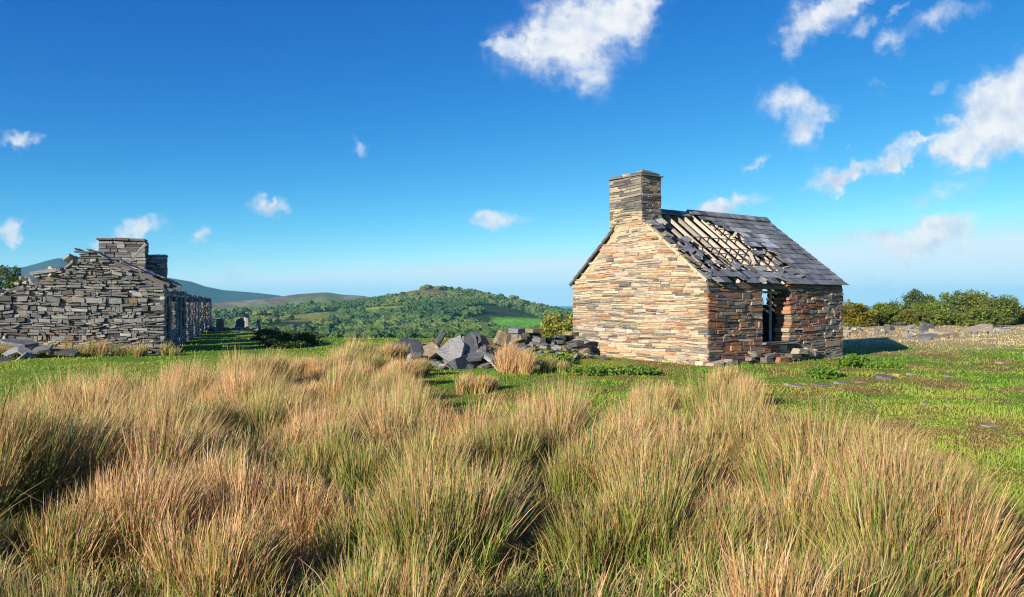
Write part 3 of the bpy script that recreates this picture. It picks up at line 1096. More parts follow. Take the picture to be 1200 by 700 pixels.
SLF_F = [(3, 2, 1, 0), (4, 5, 6, 7), (0, 1, 5, 4), (1, 2, 6, 5), (2, 3, 7, 6), (3, 0, 4, 7)]
SLATE = [(3, (.19, .205, .215)), (3, (.235, .25, .26)), (1.2, (.13, .14, .15)), (.5, (.23, .20, .19)), (1.4, (.31, .325, .33))]
SKY_SHEEN = [(1, (.46, .52, .56)), (1, (.38, .44, .47)), (.6, (.5, .5, .46))]  # paler slate tones: sky sheen put into the colour
gauge = .235
ncourse = int((RUNF + OV) / gauge)
slates = []
for c in range(ncourse + 1):
    q = -OV + c * gauge
    b = (q + OV) / (RUNF + OV)
    a = -.06 - (.16 if c % 2 else 0)
    while a < CL + .12:
        w = rng.uniform(.29, .37)
        if a + w > CL + .16:
            w = CL + .16 - a
            if w < .1:
                break
        an = (a + w / 2) / CL
        edge = .66 + .08 * math.sin(b * 9) + rng.normal(0, .03)
        if b > .84:
            edge = .44 + rng.normal(0, .015)
        elif b > .72:
            edge = .53 + rng.normal(0, .03)
        run = min(gauge + .07, RUNF - q)
        if run < .08:
            a += w; continue
        present = an > edge
        jum = False
        if not present:
            if b < .10 and an > .02:
                present = rng.random() < .9; jum = rng.random() < .45
            elif b < .28:
                present = rng.random() < .55; jum = True
            elif b < .40 and an > .3:
                present = rng.random() < .35; jum = True
            elif an < .16:
                present = rng.random() < (.75 if b < .55 else .5); jum = True
        # holes along the ragged edge
        if present and .60 < an < .74 and .36 < b < .46 and rng.random() < .6:
            present = False
        if an < CHD / CL and RUNF - q < .62 + .1:      # chimney stands here
            present = False
        if present:
            pale = .60 < an < .80 and .48 < b < .80 and not jum  # patch of slates that carries the painted sky sheen
            colr = pick(rng, SKY_SHEEN if pale and rng.random() < .75 else SLATE)
            if jum:
                vv = slate_box(RF, a + rng.normal(0, .06), q + rng.normal(0, .05), w * rng.uniform(.5, 1.0), run * rng.uniform(.5, 1.0), rng, lift=rng.uniform(.0, .07), rot=rng.normal(0, .35), twist=rng.normal(0, .25))
            else:
                vv = slate_box(RF, a + .004, q, w - .008, run, rng, rot=rng.normal(0, .012), twist=rng.normal(0, .02))
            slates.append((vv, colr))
        a += w
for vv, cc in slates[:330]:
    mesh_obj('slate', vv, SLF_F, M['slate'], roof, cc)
# rear slates: out of sight but for their edge
rs_ = []
q = -OV
c = 0
while q < RUNB - .05:
    a = -.05
    run = min(gauge + .07, RUNB - q)
    while a < CL + .12:
        w = min(rng.uniform(.29, .37) * (.5 if (a < 0 and c % 2) else 1), CL + .16 - a)
        if w > .08 and not (a < CHD and RUNB - q < .62):
            rs_.append((slate_box(RB, a, q, w - .008, run, rng, lift=.055, rot=rng.normal(0, .02)), SLF_F, pick(rng, SLATE)))
        a += w
    q += gauge; c += 1
v, f, cc = join(rs_)
tag(mesh_obj('rear_slates', v, f, M['slate'], roof, cc), kind='stuff')
# rafters
a = .12
while a < CL:
    q1 = RUNF - .03
    q0 = -.02
    if a < CHD + .05:
        q1 = RUNF - .66
    v, f = box_between(RF(a, q0, -.08), RF(a, q1, -.08), .07, .10, rng=rng)
    if rng.random() < .14 and a > 3.0:              # snapped short
        v, f = box_between(RF(a, q0, -.08), RF(a + rng.normal(0, .03), q1 * rng.uniform(.45, .75), -.10), .07, .10, rng=rng)
    mesh_obj('rafter', v, f, M['wood'] if rng.random() < .62 else M['greywood'], roof)
    a += .45 + rng.normal(0, .03)
# boards left between rafters, the battens
for c in range(1, ncourse):
    q = -OV + c * gauge
    b = (q + OV) / (RUNF + OV)
    if b > .60:
        a0, a1 = 3.0, CL
    elif b > .24:
        a0, a1 = (1.2, 1.9, 1.45)[c % 3], CL
        if c % 4 == 3: a0 = 3.6
    else:
        a0, a1 = .1, CL
    v, f = box_between(RF(a0, q + .1, -.012), RF(a1, q + .1, -.012), .045, .026)
    mesh_obj('batten', v, f, M['oldwood'], roof)
v, f = box_between(RF(CHD + .05, RUNF, -.10), RF(CL, RUNF, -.10), .05, .20)
mesh_obj('ridge_beam', v, f, M['oldwood'], roof)
# fallen bits of board lying on the laths
for (a, q, ln, ro) in ((3.55, 1.95, .5, .5), (4.55, 1.35, .45, -.3), (3.0, .7, .6, .9), (4.2, .55, .5, .2)):
    v, f = box_between(RF(a, q, .02), RF(a + ln * math.cos(ro), q + ln * math.sin(ro), .03), .10, .02)
    mesh_obj('loose_board', v, f, M['wood'], roof)
# wall plate and eaves strip
v, f = box_between(RF(.0, -.02, -.14), RF(CL, -.02, -.14), .10, .09)
mesh_obj('wall_plate', v, f, M['oldwood'], roof)
# pale mortar verge up the sunlit gable
for i in range(7):
    q0 = -.02 + i * (RUNF - .70) / 7; q1 = q0 + (RUNF - .70) / 7 - .012
    v, f = box_between(RF(-.035, q0, -.03), RF(-.035, q1, -.03), .08, .07, rng=rng)
    mesh_obj('verge_strip', v, f, M['mortar'], roof, (.60, .50, .33))
for i in range(6):
    q0 = -.12 + i * (RUNB - .66) / 6; q1 = q0 + (RUNB - .66) / 6 - .012
    v, f = box_between(RB(-.03, q0, .02), RB(-.03, q1, .02), .08, .05, rng=rng)
    mesh_obj('verge_slate', v, f, M['slate'], roof, (.12, .12, .13))
# ridge tiles: lower run by the chimney, then the raised run
a = CHD + .04
while a < CL + .05:
    ln = rng.uniform(.38, .46)
    raised = a > .33 * CL
    z0 = ZR + (.075 if raised else .0)
    w = .17
    p0 = A2 + d2 * a + g2 * RUNF
    p1 = A2 + d2 * min(a + ln - .01, CL + .12) + g2 * RUNF
    vs = []
    for p in (p0, p1):
        for off, zz in ((-w, z0 - w * SLF + .035), (0, z0 + .05), (w, z0 - w * SLB + .035), (w, z0 - w * SLB + .0), (0, z0 + .012), (-w, z0 - w * SLF + .0)):
            vs.append((p[0] + g2[0] * off, p[1] + g2[1] * off, zz + rng.normal(0, .004)))
    fs = [(i, (i + 1) % 6, 6 + (i + 1) % 6, 6 + i) for i in range(6)] + [(5, 4, 1, 0), (4, 3, 2, 1), (6, 7, 10, 11), (7, 8, 9, 10)]
    mesh_obj('ridge_tile', vs, fs, M['slate'], roof, pick(rng, SLATE))
    a += ln

# ------------------------------------------------------------------ the long roofless ruin
rng = np.random.default_rng(19)
rn_g = -rdir
rn_s = -rleft
ruin = empty('roofless_terrace', (RC[0], RC[1], 0))
tag(ruin, 'long roofless grey stone terrace with broken gable and squat chimney', 'ruin')
rprof = prof([(0, 2.40), (.3, 2.52), (1.2, 2.93), (2.2, 3.40), (2.45, 3.50), (2.6, 3.40), (2.75, 3.22), (2.95, 2.86), (3.5, 2.68), (3.9, 2.52), (4.2, 2.34), (4.6, 2.12), (5.0, 1.88), (5.6, 1.6), (6.2, 1.3)])
rtop = lambda s: float(rprof(s)) + .05 * math.sin(s * 23) * (1 if s > 2.5 else .3)
RW = 6.0
RGREY = [(4, (.205, .203, .20)), (3, (.275, .272, .265)), (1.5, (.12, .122, .125)), (2.5, (.36, .35, .33)), (.5, (.28, .21, .16)), (.9, (.46, .44, .41))]


def ruin_col(s, z, rng):
    if z < .5 and 1.8 < s < 4 and rng.random() < .25:
        return pick(rng, [(1, (.26, .15, .11))])
    return pick(rng, RGREY)


v, f = core(RC, rleft, rn_g, RW, .55, lambda s: rtop(s) - .06, inset=.03)
rg = mesh_obj('gable_wall', v, f, M['ruin'], ruin, (.07, .07, .07))
tag(rg, 'broken dry stone gable wall, crumbling down to the left')
rgs = lay(RC, rleft, rn_g, 0, RW, -.2, rtop, rng, (.045, .125), (.11, .50), ruin_col, (-.03, .10), quoin=(True, False), gap=.020, tiltj=.085)
# loose stones tumbled along the broken left-hand top
_R6 = np.random.default_rng(23)
LOOSE_TOP = []
for i in range(46):
    s_ = _R6.uniform(2.7, 5.9)
    LOOSE_TOP.append((s_, _R6.uniform(.06, .5), _R6.uniform(.2, .62), _R6.uniform(.18, .4), _R6.uniform(.05, .12), _R6.normal(0, .28), _R6.normal(0, .22), _R6.uniform(0, 3.1), _R6.uniform(0, .16)))
# side wall: piers between tall openings, lintels over
holes = []
s = .75
k = 0
while s < RLEN - 1.5:
    w = (1.0, 1.25)[k % 2]
    holes.append((round(s, 3), round(s + w, 3), (.0, .75)[k % 2] if k % 2 else -.35, 2.02))
    s += w + (.95, 1.35, .8)[k % 3]
    k += 1
stop_f = lambda s: 2.40 - .25 * float(fbm(np.array([s * .5]), np.array([3.3]), 401, 3)[0]) - .012 * s * .4
v, f = core(RC + rdir * .55, rdir, rn_s, RLEN, .5, lambda s: stop_f(s) - .03, holes=[(a - .55, b - .55, c, d) for a, b, c, d in holes], inset=.02)
rsw = mesh_obj('side_wall', v, f, M['ruin'], ruin, (.10, .10, .10))
rss = lay(RC, rdir, rn_s, 0, RLEN, -.2, stop_f, rng, (.07, .17), (.2, .8), lambda s, z, r: pick(r, RGREY + [(2, (.36, .33, .28))]), (-.01, .05), holes=holes, quoin=(True, False), gap=.02, edge_depth=.5)
# rear side wall (lower, collapsed) and cross wall with the chimney
v, f = core(RC + rleft * (RW - .5) + rdir * .55, rdir, rleft, RLEN, .5, lambda s: 1.6 + .8 * float(fbm(np.array([s * .35]), np.array([8.1]), 411, 3)[0]), inset=0)
rbw = mesh_obj('side_wall', v, f, M['ruin'], ruin, (.17, .165, .155))
rbi = lay(RC + rleft * (RW - 1.0) + rdir * .6, rdir, -rleft, 0, RLEN - 1, -.1, lambda s: 1.6 + .8 * float(fbm(np.array([s * .35]), np.array([8.1]), 411, 3)[0]), rng, (.09, .18), (.3, .9), lambda s, z, r: pick(r, RGREY + [(2, (.36, .33, .28))]), (.0, .05), gap=.02)
XO = RC + rdir * 6.0
xprof = prof([(0.5, 2.3), (1.2, 2.8), (1.5, 3.1), (3.0, 3.2), (4.0, 2.7), (5.5, 2.1)])
v, f = core(XO + rleft * .5, rleft, rn_g, RW - 1.0, .5, lambda s: float(xprof(s + .5)), inset=.03)
rx = mesh_obj('cross_wall', v, f, M['ruin'], ruin, (.09, .09, .09))
rxs = lay(XO, rleft, rn_g, .5, RW - .5, .5, lambda s: float(xprof(s)), rng, (.08, .16), (.2, .7), ruin_col, (0, .05), gap=.02)
c0, c1 = 1.30, 3.02
v, f = core(XO + rleft * c0 + rn_g * .1, rleft, rn_g, c1 - c0, .95, lambda s: 4.30, z0=2.6, inset=.03)
rch = mesh_obj('chimney', v, f, M['ruin'], ruin, (.09, .09, .09))
v, f = core(XO + rleft * (c0 - .72) + rdir * .35, rleft, rn_g, .78, .7, lambda s: 3.76, z0=2.2, inset=.03)
rch2 = mesh_obj('chimney_shoulder', v, f, M['ruin'], ruin, (.09, .09, .09))
rc1 = lay(XO + rn_g * .1, rleft, rn_g, c0, c1, 2.7, lambda s: 4.32 if s > 2.0 else 4.26, rng, (.07, .15), (.25, .7), ruin_col, (0, .05), gap=.016)
rc2 = lay(XO + rleft * c0 + rn_g * .1, rdir, rn_s, .02, .92, 2.7, lambda s: 4.27, rng, (.07, .15), (.2, .5), ruin_col, (0, .04), gap=.016)
rc3 = lay(XO + rdir * .35, rleft, rn_g, c0 - .72, c0, 2.6, lambda s: 3.78, rng, (.07, .15), (.2, .5), ruin_col, (0, .05), gap=.016)
rc4 = lay(XO + rdir * .35 + rleft * (c0 - .72), rdir, rn_s, .02, .68, 2.6, lambda s: 3.78, rng, (.07, .15), (.2, .4), ruin_col, (0, .05), gap=.016)
emit_stones([(rgs, rg, M['ruin'], 1.0), (rc1, rch, M['ruin'], .8), (rss[:0], rsw, M['ruin'], .2), (rss, rsw, M['ruin'], .12), (rbi, rbw, M['ruin'], 0), (rxs, rx, M['ruin'], .05), (rc2, rch, M['ruin'], .05), (rc3, rch2, M['ruin'], .5), (rc4, rch2, M['ruin'], .1)], 290)
# chimney cap course
for i in range(3):
    v, f = slab_rect(XO + rleft * (c0 + .02 + i * .6) + rn_g * .14, rleft, rdir, .57, 1.0, 4.325, rng.uniform(.07, .10), rng, .0, .02)
    mesh_obj('cap_slab', v, f, M['ruin'], rch, (.17, .16, .15))


def RR(s, k, dz=0.0):
    """a point on the old roof slope over the ruin"""
    xy = RC + rleft * s + rdir * k
    return np.array([xy[0], xy[1], 2.42 + s * .435 + dz])


# dark rafters and slate remains along the right-hand slope
for i, k in enumerate((.12, .9, 1.8, 2.7, 3.7, 4.7)):
    v, f = box_between(RR(-.15, k, .0), RR(2.35 if i == 0 else rng.uniform(.8, 1.9), k + rng.normal(0, .05), .05), .11, .15, rng=rng)
    mesh_obj('rafter', v, f, M['oldwood'], ruin)
for i in range(34):
    s = rng.uniform(-.1, 1.3) if i > 12 else rng.uniform(0, 2.2)
    k = rng.uniform(0, 5.5) if i > 12 else rng.uniform(-.05, .5)
    w, l = rng.uniform(.25, .55), rng.uniform(.2, .45)
    pts = []
    ro = rng.normal(0, .5); tw = rng.normal(0, .15)
    for up in (0, .035):
        for (x, y) in ((-w, -l), (w, -l), (w, l), (-w, l)):
            X = (x * math.cos(ro) - y * math.sin(ro)) / 2; Y = (x * math.sin(ro) + y * math.cos(ro)) / 2
            pts.append(RR(s + Y, k + X, .12 + up + tw * X + rng.normal(0, .01)))
    mesh_obj('slate', pts, SLF_F, M['slate'], ruin, pick(rng, SLATE))
p = XO + rleft * (c0 + .05) + rn_g * .45
v, f = box_between(P(153, 306, 31.5), P(171, 286, 31.8), .10, .08, rng=rng)
mesh_obj('leaning_timber', v, f, M['wood'], ruin)
# fallen lintels along the side wall top
for (a, b, c, d) in holes[:8]:
    v, f = box_between((*(RC + rdir * (a - .2) + rn_s * -.1), d + .05), (*(RC + rdir * (b + .2) + rn_s * -.1), d + .05), .25, .09, rng=rng)
    mesh_obj('lintel', v, f, M['slate'], rsw, (.16, .16, .16))


# ------------------------------------------------------------------ slabs and rocks
def slab(c, size, rot, rng, n=6, irregular=.22, taper=.95):
    """an irregular flat slab of slate, centred on c"""
    ang = np.sort(np.linspace(0, 2 * math.pi, n, endpoint=False) + rng.normal(0, .22, n))
    rad = 1 + rng.normal(0, irregular * .6, n)
    px, py = np.cos(ang) * rad, np.sin(ang) * rad
    # squarish
    k = 1 / np.maximum(np.abs(np.cos(ang)), np.abs(np.sin(ang))) ** .75
    px *= k; py *= k
    L = []
    for zz, tp in ((-.5, taper), (-.36, 1.0), (.40, 1.0), (.5, taper)):
        for i in range(n):
            L.append((px[i] * tp * size[0] / 2 + rng.normal(0, .015 * size[0]), py[i] * tp * size[1] / 2 + rng.normal(0, .015 * size[1]), zz * size[2] + rng.normal(0, .05 * size[2])))
    L = np.array(L)
    R = np.array(Euler(rot).to_matrix())
    v = L @ R.T + np.asarray(c)
    f = []
    for r in range(3):
        for i in range(n):
            j = (i + 1) % n
            f.append((r * n + i, r * n + j, (r + 1) * n + j, (r + 1) * n + i))
    f.append(tuple(range(n))[::-1]); f.append(tuple(range(3 * n, 4 * n)))
    return v, f


for (s_, k_, w, l, h, rx_, ry_, rz_, dz) in LOOSE_TOP:
    xy = RC + rleft * s_ + rdir * k_
    vv, ff = slab(np.array([xy[0], xy[1], rtop(s_) - .05 + dz]), (w, l, h), (rx_, ry_ + .2, rz_), _R6, 5, .35)
    mesh_obj('loose_stone', vv, ff, M['ruin'], rg, pick(_R6, RGREY + [(2, (.34, .28, .2))]))
ROCKS = [(3, (.17, .18, .19)), (2, (.22, .22, .215)), (1, (.12, .125, .135)), (1, (.28, .25, .20))]


def place_slab(name, u, v, y, size, rot, col, label, cat='rock', group=None, seed=0, n=6, lift=None, irr=.22):
    r = np.random.default_rng(seed)
    c = P(u, v, y)
    vv, ff = slab(c, size, [math.radians(q) for q in rot], r, n, irr)
    o = mesh_obj(name, vv, ff, M['rock'], None, col)
    tag(o, label, cat, group, 'thing')
    return o


def custom_rock(name, tops, thick, col, label, seed, group=None):
    """a slab from a traced face (list of 3D points) with real thickness behind it"""
    r = np.random.default_rng(seed)
    t = np.array(tops, float)
    nrm = np.cross(t[1] - t[0], t[2] - t[0]); nrm /= np.linalg.norm(nrm)
    if nrm[1] > 0:
        nrm = -nrm
    n = len(t)
    mid = t.mean(0)
    fr = mid + (t - mid) * .95 + nrm * .03
    back = mid + (t - mid) * .9 - nrm * thick + r.normal(0, .03, t.shape)
    vv = np.concatenate([back, t - nrm * .02, fr])
    ff = [tuple(range(n))[::-1], tuple(range(2 * n, 3 * n))]
    for a in (0, 1):
        for i in range(n):
            j = (i + 1) % n
            ff.append((a * n + i, a * n + j, (a + 1) * n + j, (a + 1) * n + i))
    o = mesh_obj(name, vv, ff, M['rock'], None, col)
    tag(o, label, 'rock', group, 'thing')
    return o


HG = 'slate slabs in the heap between the buildings'
LGT, MID, DRK, BRN, MOS = (.30, .305, .31), (.185, .19, .198), (.09, .10, .112), (.29, .225, .15), (.24, .23, .10)
place_slab('slate_slab', 482, 408, 23.4, (.85, .75, .22), (25, 8, 10), DRK, 'dark blue block at the left end of the slab heap', group=HG, seed=1)
place_slab('slate_slab', 498, 415, 22.9, (.95, .5, .12), (35, -28, 15), BRN, 'brown sunlit slab sloping beside the dark left end block', group=HG, seed=2)
place_slab('slate_slab', 515, 400, 23.3, (.16, .5, .62), (0, 28, 5), DRK, 'narrow dark slab standing on edge in the heap', group=HG, seed=3)
y0 = 22.6
custom_rock('slate_slab', [P(511, 413, y0 + .1), P(525, 423, y0 - .35), P(541, 420, y0 - .4), P(545, 404, y0), P(540, 393.5, y0 + .5), P(527, 398, y0 + .6)], .2, LGT, 'largest pale grey slab tilted to the light amid the heap', 4, HG)
custom_rock('slate_slab', [P(531, 421, y0 - .75), P(535, 436, y0 - .95), P(560, 438, y0 - .25), P(579, 434, y0 + .45), P(566, 425, y0 + .3), P(546, 416, y0 - .2)], .25, DRK, 'large pointed slab in front of the heap, coloured dark as a shaded face', 5, HG)  # boulder's side away from the sun: its shade is put into the colour
custom_rock('slate_slab', [P(542, 394, y0 + .3), P(545, 415, y0 - .05), P(566, 426, y0 + .1), P(560, 408, y0 + .3), P(557, 394, y0 + .5), P(551, 391, y0 + .5)], .2, MID, 'grey upright slab leaning right behind the pale one', 6, HG)
place_slab('slate_slab', 556, 398, 23.2, (.45, .5, .14), (30, -35, 30), DRK, 'thin dark slab jutting from the top of the heap', group=HG, seed=7)
place_slab('slate_slab', 566, 402, 23.3, (.5, .45, .16), (40, 30, 10), BRN, 'small brown slab right of the heap top', group=HG, seed=8)
place_slab('slate_slab', 563, 412, 22.9, (.5, .4, .12), (30, 20, 0), LGT, 'small pale slab wedged low in the heap', group=HG, seed=9)
place_slab('slate_slab', 588, 397, 24.2, (.44, .13, .46), (12, 24, 14), BRN, 'pale brown block standing upright above the orange tussock', group=HG, seed=10)
place_slab('slate_slab', 575, 420, 22.4, (.35, .35, .1), (20, 20, 0), LGT, 'pale chip under the right edge of the dark pointed slab', group=HG, seed=12)
place_slab('slate_slab', 530, 436, 21.7, (.7, .4, .06), (6, 3, 10), LGT, 'flat pale slab lying in the turf before the heap', group=HG, seed=13)
place_slab('slate_slab', 606, 436, 21.5, (.5, .35, .12), (8, -10, 30), (.36, .30, .20), 'cream stone below the orange tussock', group=HG, seed=14)
place_slab('slate_slab', 470, 411, 23.7, (.5, .5, .25), (20, 15, 40), MID, 'grey slab half hidden behind the dark left end block', group=HG, seed=15)

r9 = np.random.default_rng(36)
HEAP_SMALL = []
for i in range(22):
    u_ = r9.uniform(474, 596); yv = r9.uniform(22.2, 24.6)
    x_ = (u_ - 600) / F * yv
    sz = r9.uniform(.3, .75)
    vv, ff = slab(np.array([x_, yv, hz(x_, yv) + r9.uniform(.03, .3)]), (sz, sz * r9.uniform(.4, .8), sz * r9.uniform(.1, .22)), (r9.normal(0, .5), r9.normal(0, .5), r9.uniform(0, 3.1)), r9, 5, .3)
    o = mesh_obj('slate_slab', vv, ff, M['rock'], None, pick(r9, [(2, DRK), (2, MID), (2, LGT), (1.4, BRN)]))
    HEAP_SMALL.append((u_, o))

ORD = 'first second third fourth fifth sixth seventh eighth ninth tenth eleventh twelfth thirteenth fourteenth fifteenth sixteenth seventeenth eighteenth nineteenth twentieth twenty-first twenty-second'.split()
for i, (u_, o) in enumerate(sorted(HEAP_SMALL, key=lambda q: q[0])):
    tag(o, 'small loose slab in the heap, ' + ORD[i] + ' small one from the left', 'rock', 'smaller slabs loose in the heap', 'thing')
# remains of a wall running from the heap to the cottage: single stones
rng = np.random.default_rng(31)
wallrow = empty('tumbled_wall', (1.0, 25.2, hz(1.0, 25.2)))
tag(wallrow, 'low tumbled wall of dark mossy slabs between heap and cottage', 'wall', None, 'thing')
w0 = P(598, 410, 25.0)[:2]; w1 = P(671, 412, 26.2)[:2]
wd = (w1 - w0) / np.linalg.norm(w1 - w0); wn = np.array([wd[1], -wd[0]])
ln = np.linalg.norm(w1 - w0)
for lvl in range(5):
    s = 0.0
    while s < ln:
        w = rng.uniform(.3, .75)
        zt = hz(*(w0 + wd * s)) + lvl * .15
        if rng.random() > .10 + .08 * lvl:
            vv, ff = slab(np.array([*(w0 + wd * (s + w / 2) + wn * rng.normal(0, .12)), zt + .05]), (w, rng.uniform(.4, .65), rng.uniform(.11, .18)), (rng.normal(0, .12), rng.normal(0, .12), math.atan2(wd[1], wd[0]) + rng.normal(0, .15)), rng)
            mesh_obj('stone', vv, ff, M['rock'], wallrow, MOS if (lvl == 4 and rng.random() < .6) else pick(rng, [(3, DRK), (2, MID), (1, BRN)]))
        s += w
# loose rubble, too small to tell apart
def rubble(name, spots, mat, tab, label, seed):
    r = np.random.default_rng(seed)
    ps = []
    for (cx, cy, sx, sy, n, s0, s1) in spots:
        for i in range(n):
            x = cx + r.normal(0, sx); y = cy + r.normal(0, sy)
            sz = r.uniform(s0, s1)
            vv, ff = slab(np.array([x, y, hz(x, y) + sz * .10]), (sz, sz * r.uniform(.5, .9), sz * r.uniform(.15, .4)), (r.normal(0, .35), r.normal(0, .35), r.uniform(0, 6.3)), r, 5)
            ps.append((vv, ff, pick(r, tab)))
    v, f, c = join(ps)
    o = mesh_obj(name, v, f, mat, None, c)
    tag(o, label, None, None, 'stuff')


rubble('slate_rubble', [(-.9, 22.9, 1.2, .7, 90, .12, .4), (1.2, 24.4, .7, .5, 70, .1, .35)], M['rock'], [(2, DRK), (2, MID), (1, LGT), (1, BRN)], 'loose slate chips filling the heap between the buildings', 41)
CI = (A2 + C2) / 2 + g2 * GW / 2
rubble('floor_rubble', [(CI[0], CI[1], 1.2, 1.2, 70, .2, .5)], M['rock'], [(2, DRK), (1, MID)], 'fallen stones on the cottage floor', 42)
#PART2
# stones right of the cottage ---------------------------------------
SC_ = .68


def ground_rock(name, u, v, size, rz, col, label, group, seed, tilt=(8, 5), sink=.40, n=6, cat='rock', y=None):
    """a stone sitting on the turf where the ray through (u, v) meets the ground"""
    if y is None:
        y = EYE * F / max(v - HOR, 8)
        for _ in range(12):
            x = (u - 600) / F * y
            y += ((EYE - hz(x, y)) * F / (v - HOR) - y) * .5
    x = (u - 600) / F * y
    r = np.random.default_rng(seed)
    size = (size[0] * SC_, size[1] * SC_, size[2] * SC_)
    vv, ff = slab(np.array([x, y, hz(x, y) + size[2] * (.5 - sink) - .01]), size, (math.radians(tilt[0]), math.radians(tilt[1]), math.radians(rz)), r, n, .38)
    o = mesh_obj(name, vv, ff, M['rock'], None, col)
    tag(o, label, cat, group, 'thing')
    return o


TG = 'tumbled slabs on the bank right of the cottage'
CR = (.42, .36, .26)
ground_rock('fallen_slab', 1003, 388, (1.6, .9, .35), 20, CR, 'cream slab just right of the cottage corner', TG, 51, (15, 10))
ground_rock('fallen_slab', 1018, 386, (1.2, .8, .3), -15, (.34, .24, .17), 'rusty slab second out from the cottage corner', TG, 52, (10, -8))
ground_rock('fallen_slab', 1042, 387, (.8, .6, .7), 30, DRK, 'dark pointed stone on the crest of the right bank', TG, 53, (10, 20))
ground_rock('fallen_slab', 1064, 386, (2.2, .9, .3), 10, LGT, 'pale slab propped up to the right on the bank', TG, 54, (10, -22))
ground_rock('fallen_slab', 1086, 389, (1.1, .7, 1.0), 0, DRK, 'squat black boulder in the slab bank', TG, 55, (10, 5), .2)
ground_rock('fallen_slab', 1102, 390, (2.0, 1.2, .35), -10, CR, 'broad cream slab right of the black boulder', TG, 56, (14, 4))
ground_rock('fallen_slab', 1090, 395, (1.8, .8, .3), 15, MID, 'grey slab below the black boulder', TG, 57, (10, -5))
ground_rock('fallen_slab', 1110, 395, (1.3, .8, .35), -20, BRN, 'brown slab at the right foot of the bank', TG, 58, (8, -12))
ground_rock('fallen_slab', 1076, 398, (2.2, .9, .2), 8, LGT, 'flat pale slab at the tip of the cottage shadow', TG, 59, (8, -6))
ground_rock('fallen_slab', 1145, 388, (2.6, 1.2, .5), 8, CR, 'cream slab lying under the big bush', TG, 60, (8, -14))
ground_rock('fallen_slab', 1160, 387, (1.8, 1.0, .5), -10, MID, 'grey slab between the two right hand slabs', TG, 61, (12, 5))
ground_rock('fallen_slab', 1176, 388, (2.4, 1.0, .5), 5, LGT, 'pale grey slab nearest the right picture edge', TG, 62, (10, 4))
rubble('bank_rubble', [(16.0, 42.0, 2.2, 1.2, 200, .15, .5), (25.5, 47, 1.6, .6, 30, .2, .5), (12.6, 38.5, 1.0, 1.6, 50, .15, .5)], M['rock'], [(2, CR), (2, LGT), (1, MID), (1, BRN)], 'loose pale rubble on the bank right of the cottage', 43)
LG = 'stones lying in the lawn right of the cottage'
for i, (u, v, sz, rz, c, lb) in enumerate((
        (935, 453, (.9, .5, .10), 20, LGT, 'flat grey slab at the left end of the stone arc'),
        (962, 452, (.8, .45, .12), -8, MID, 'grey slab second in the stone arc before the window'),
        (988, 450, (.7, .4, .12), 5, LGT, 'pale slab third in the stone arc before the window'),
        (1010, 449, (.6, .35, .14), 15, BRN, 'brownish stone midway in the stone arc'),
        (1037, 444, (.7, .5, .22), -20, MID, 'thick grey stone at the bend of the arc'),
        (1053, 441, (.35, .3, .16), 10, CR, 'cream cobble beside the thick grey arc stone'),
        (1070, 440, (.45, .3, .14), 25, LGT, 'pale block ending the stone arc on the right'),
        (1112, 442, (.6, .35, .14), 5, MID, 'lone grey slab in the lawn beyond the arc'),
        (1095, 456, (.6, .35, .07), 0, BRN, 'flat brownish stone sunk in lawn below the lone slab'),
        (1085, 474, (.30, .22, .10), 0, LGT, 'left one of two pale stones in the lawn'),
        (1112, 476, (.28, .2, .10), 20, (.38, .37, .36), 'right one of two pale stones in the lawn'),
        (1160, 499, (.5, .3, .06), 10, LGT, 'flat pale stone at the right edge of the lawn'),
        (1178, 426, (.9, .4, .10), 5, CR, 'low cream stone far right on the lawn'),
        (1130, 421, (.7, .35, .10), -5, BRN, 'small brown stone on the dry turf below the bush'))):
    ground_rock('lawn_stone', u, v, (sz[0] * .8, sz[1] * .8, sz[2]), rz, tuple(np.array(c) * (.95, .85, .72)), lb, LG, 70 + i, sink=.44)
# stones under the long ruin
UG = 'slabs fallen at the foot of the roofless terrace'
for i, (u, v, y, sz, ro, c, lb) in enumerate((
        (20, 402, 25.2, (1.0, .5, .10), (10, 8, 10), MID, 'long grey slab at the far left foot of the terrace'),
        (14, 412, 24.8, (.6, .35, .06), (30, -20, 20), LGT, 'pale slab leaning at the far left of the terrace foot'),
        (30, 413, 24.8, (.6, .3, .06), (40, 35, 10), LGT, 'pale slab crossed over its neighbour at the terrace foot'),
        (22, 421, 24.6, (.6, .35, .06), (20, -35, 0), (.34, .36, .40), 'bluish slab under the crossed pale slabs'),
        (48, 410, 25.0, (.7, .4, .08), (20, -15, 40), MID, 'grey slab right of the crossed pale slabs'),
        (75, 413, 25.3, (.9, .4, .10), (12, 3, 5), DRK, 'dark slab propped along the terrace foot'),
        (5, 424, 24.4, (.8, .5, .12), (15, 10, 0), DRK, 'dark slab in the bottom left corner of the ruin'))):
    place_slab('slate_slab', u, v, y, sz, ro, c, lb, group=UG, seed=90 + i)
TOPG = 'slabs on the broken wall top of the terrace'
for i, (u, v, y, sz, ro, c, lb) in enumerate((
        (57, 318, 27.05, (1.15, .6, .12), (4, -9, 12), LGT, 'big pale slab lying on the broken gable top'),
        (34, 328, 26.85, (.7, .5, .10), (6, 14, 20), BRN, 'brown slab left of the big slab on the gable'),
        (70, 324, 27.0, (.8, .5, .13), (5, -12, 5), (.28, .22, .13), 'brown slab under the right end of the big slab'),
        (14, 341, 26.65, (.8, .5, .12), (10, -25, 10), MID, 'grey slab tipping off the gable at far left'),
        (42, 331, 26.75, (.55, .4, .12), (30, 35, 10), LGT, 'tilted pale stone below the brown slab'),
        (95, 294, 27.15, (.5, .25, .04), (10, 22, 10), DRK, 'thin dark slate jutting from the gable peak'))):
    place_slab('loose_slab', u, v, y, sz, ro, c, lb, group=TOPG, seed=110 + i)
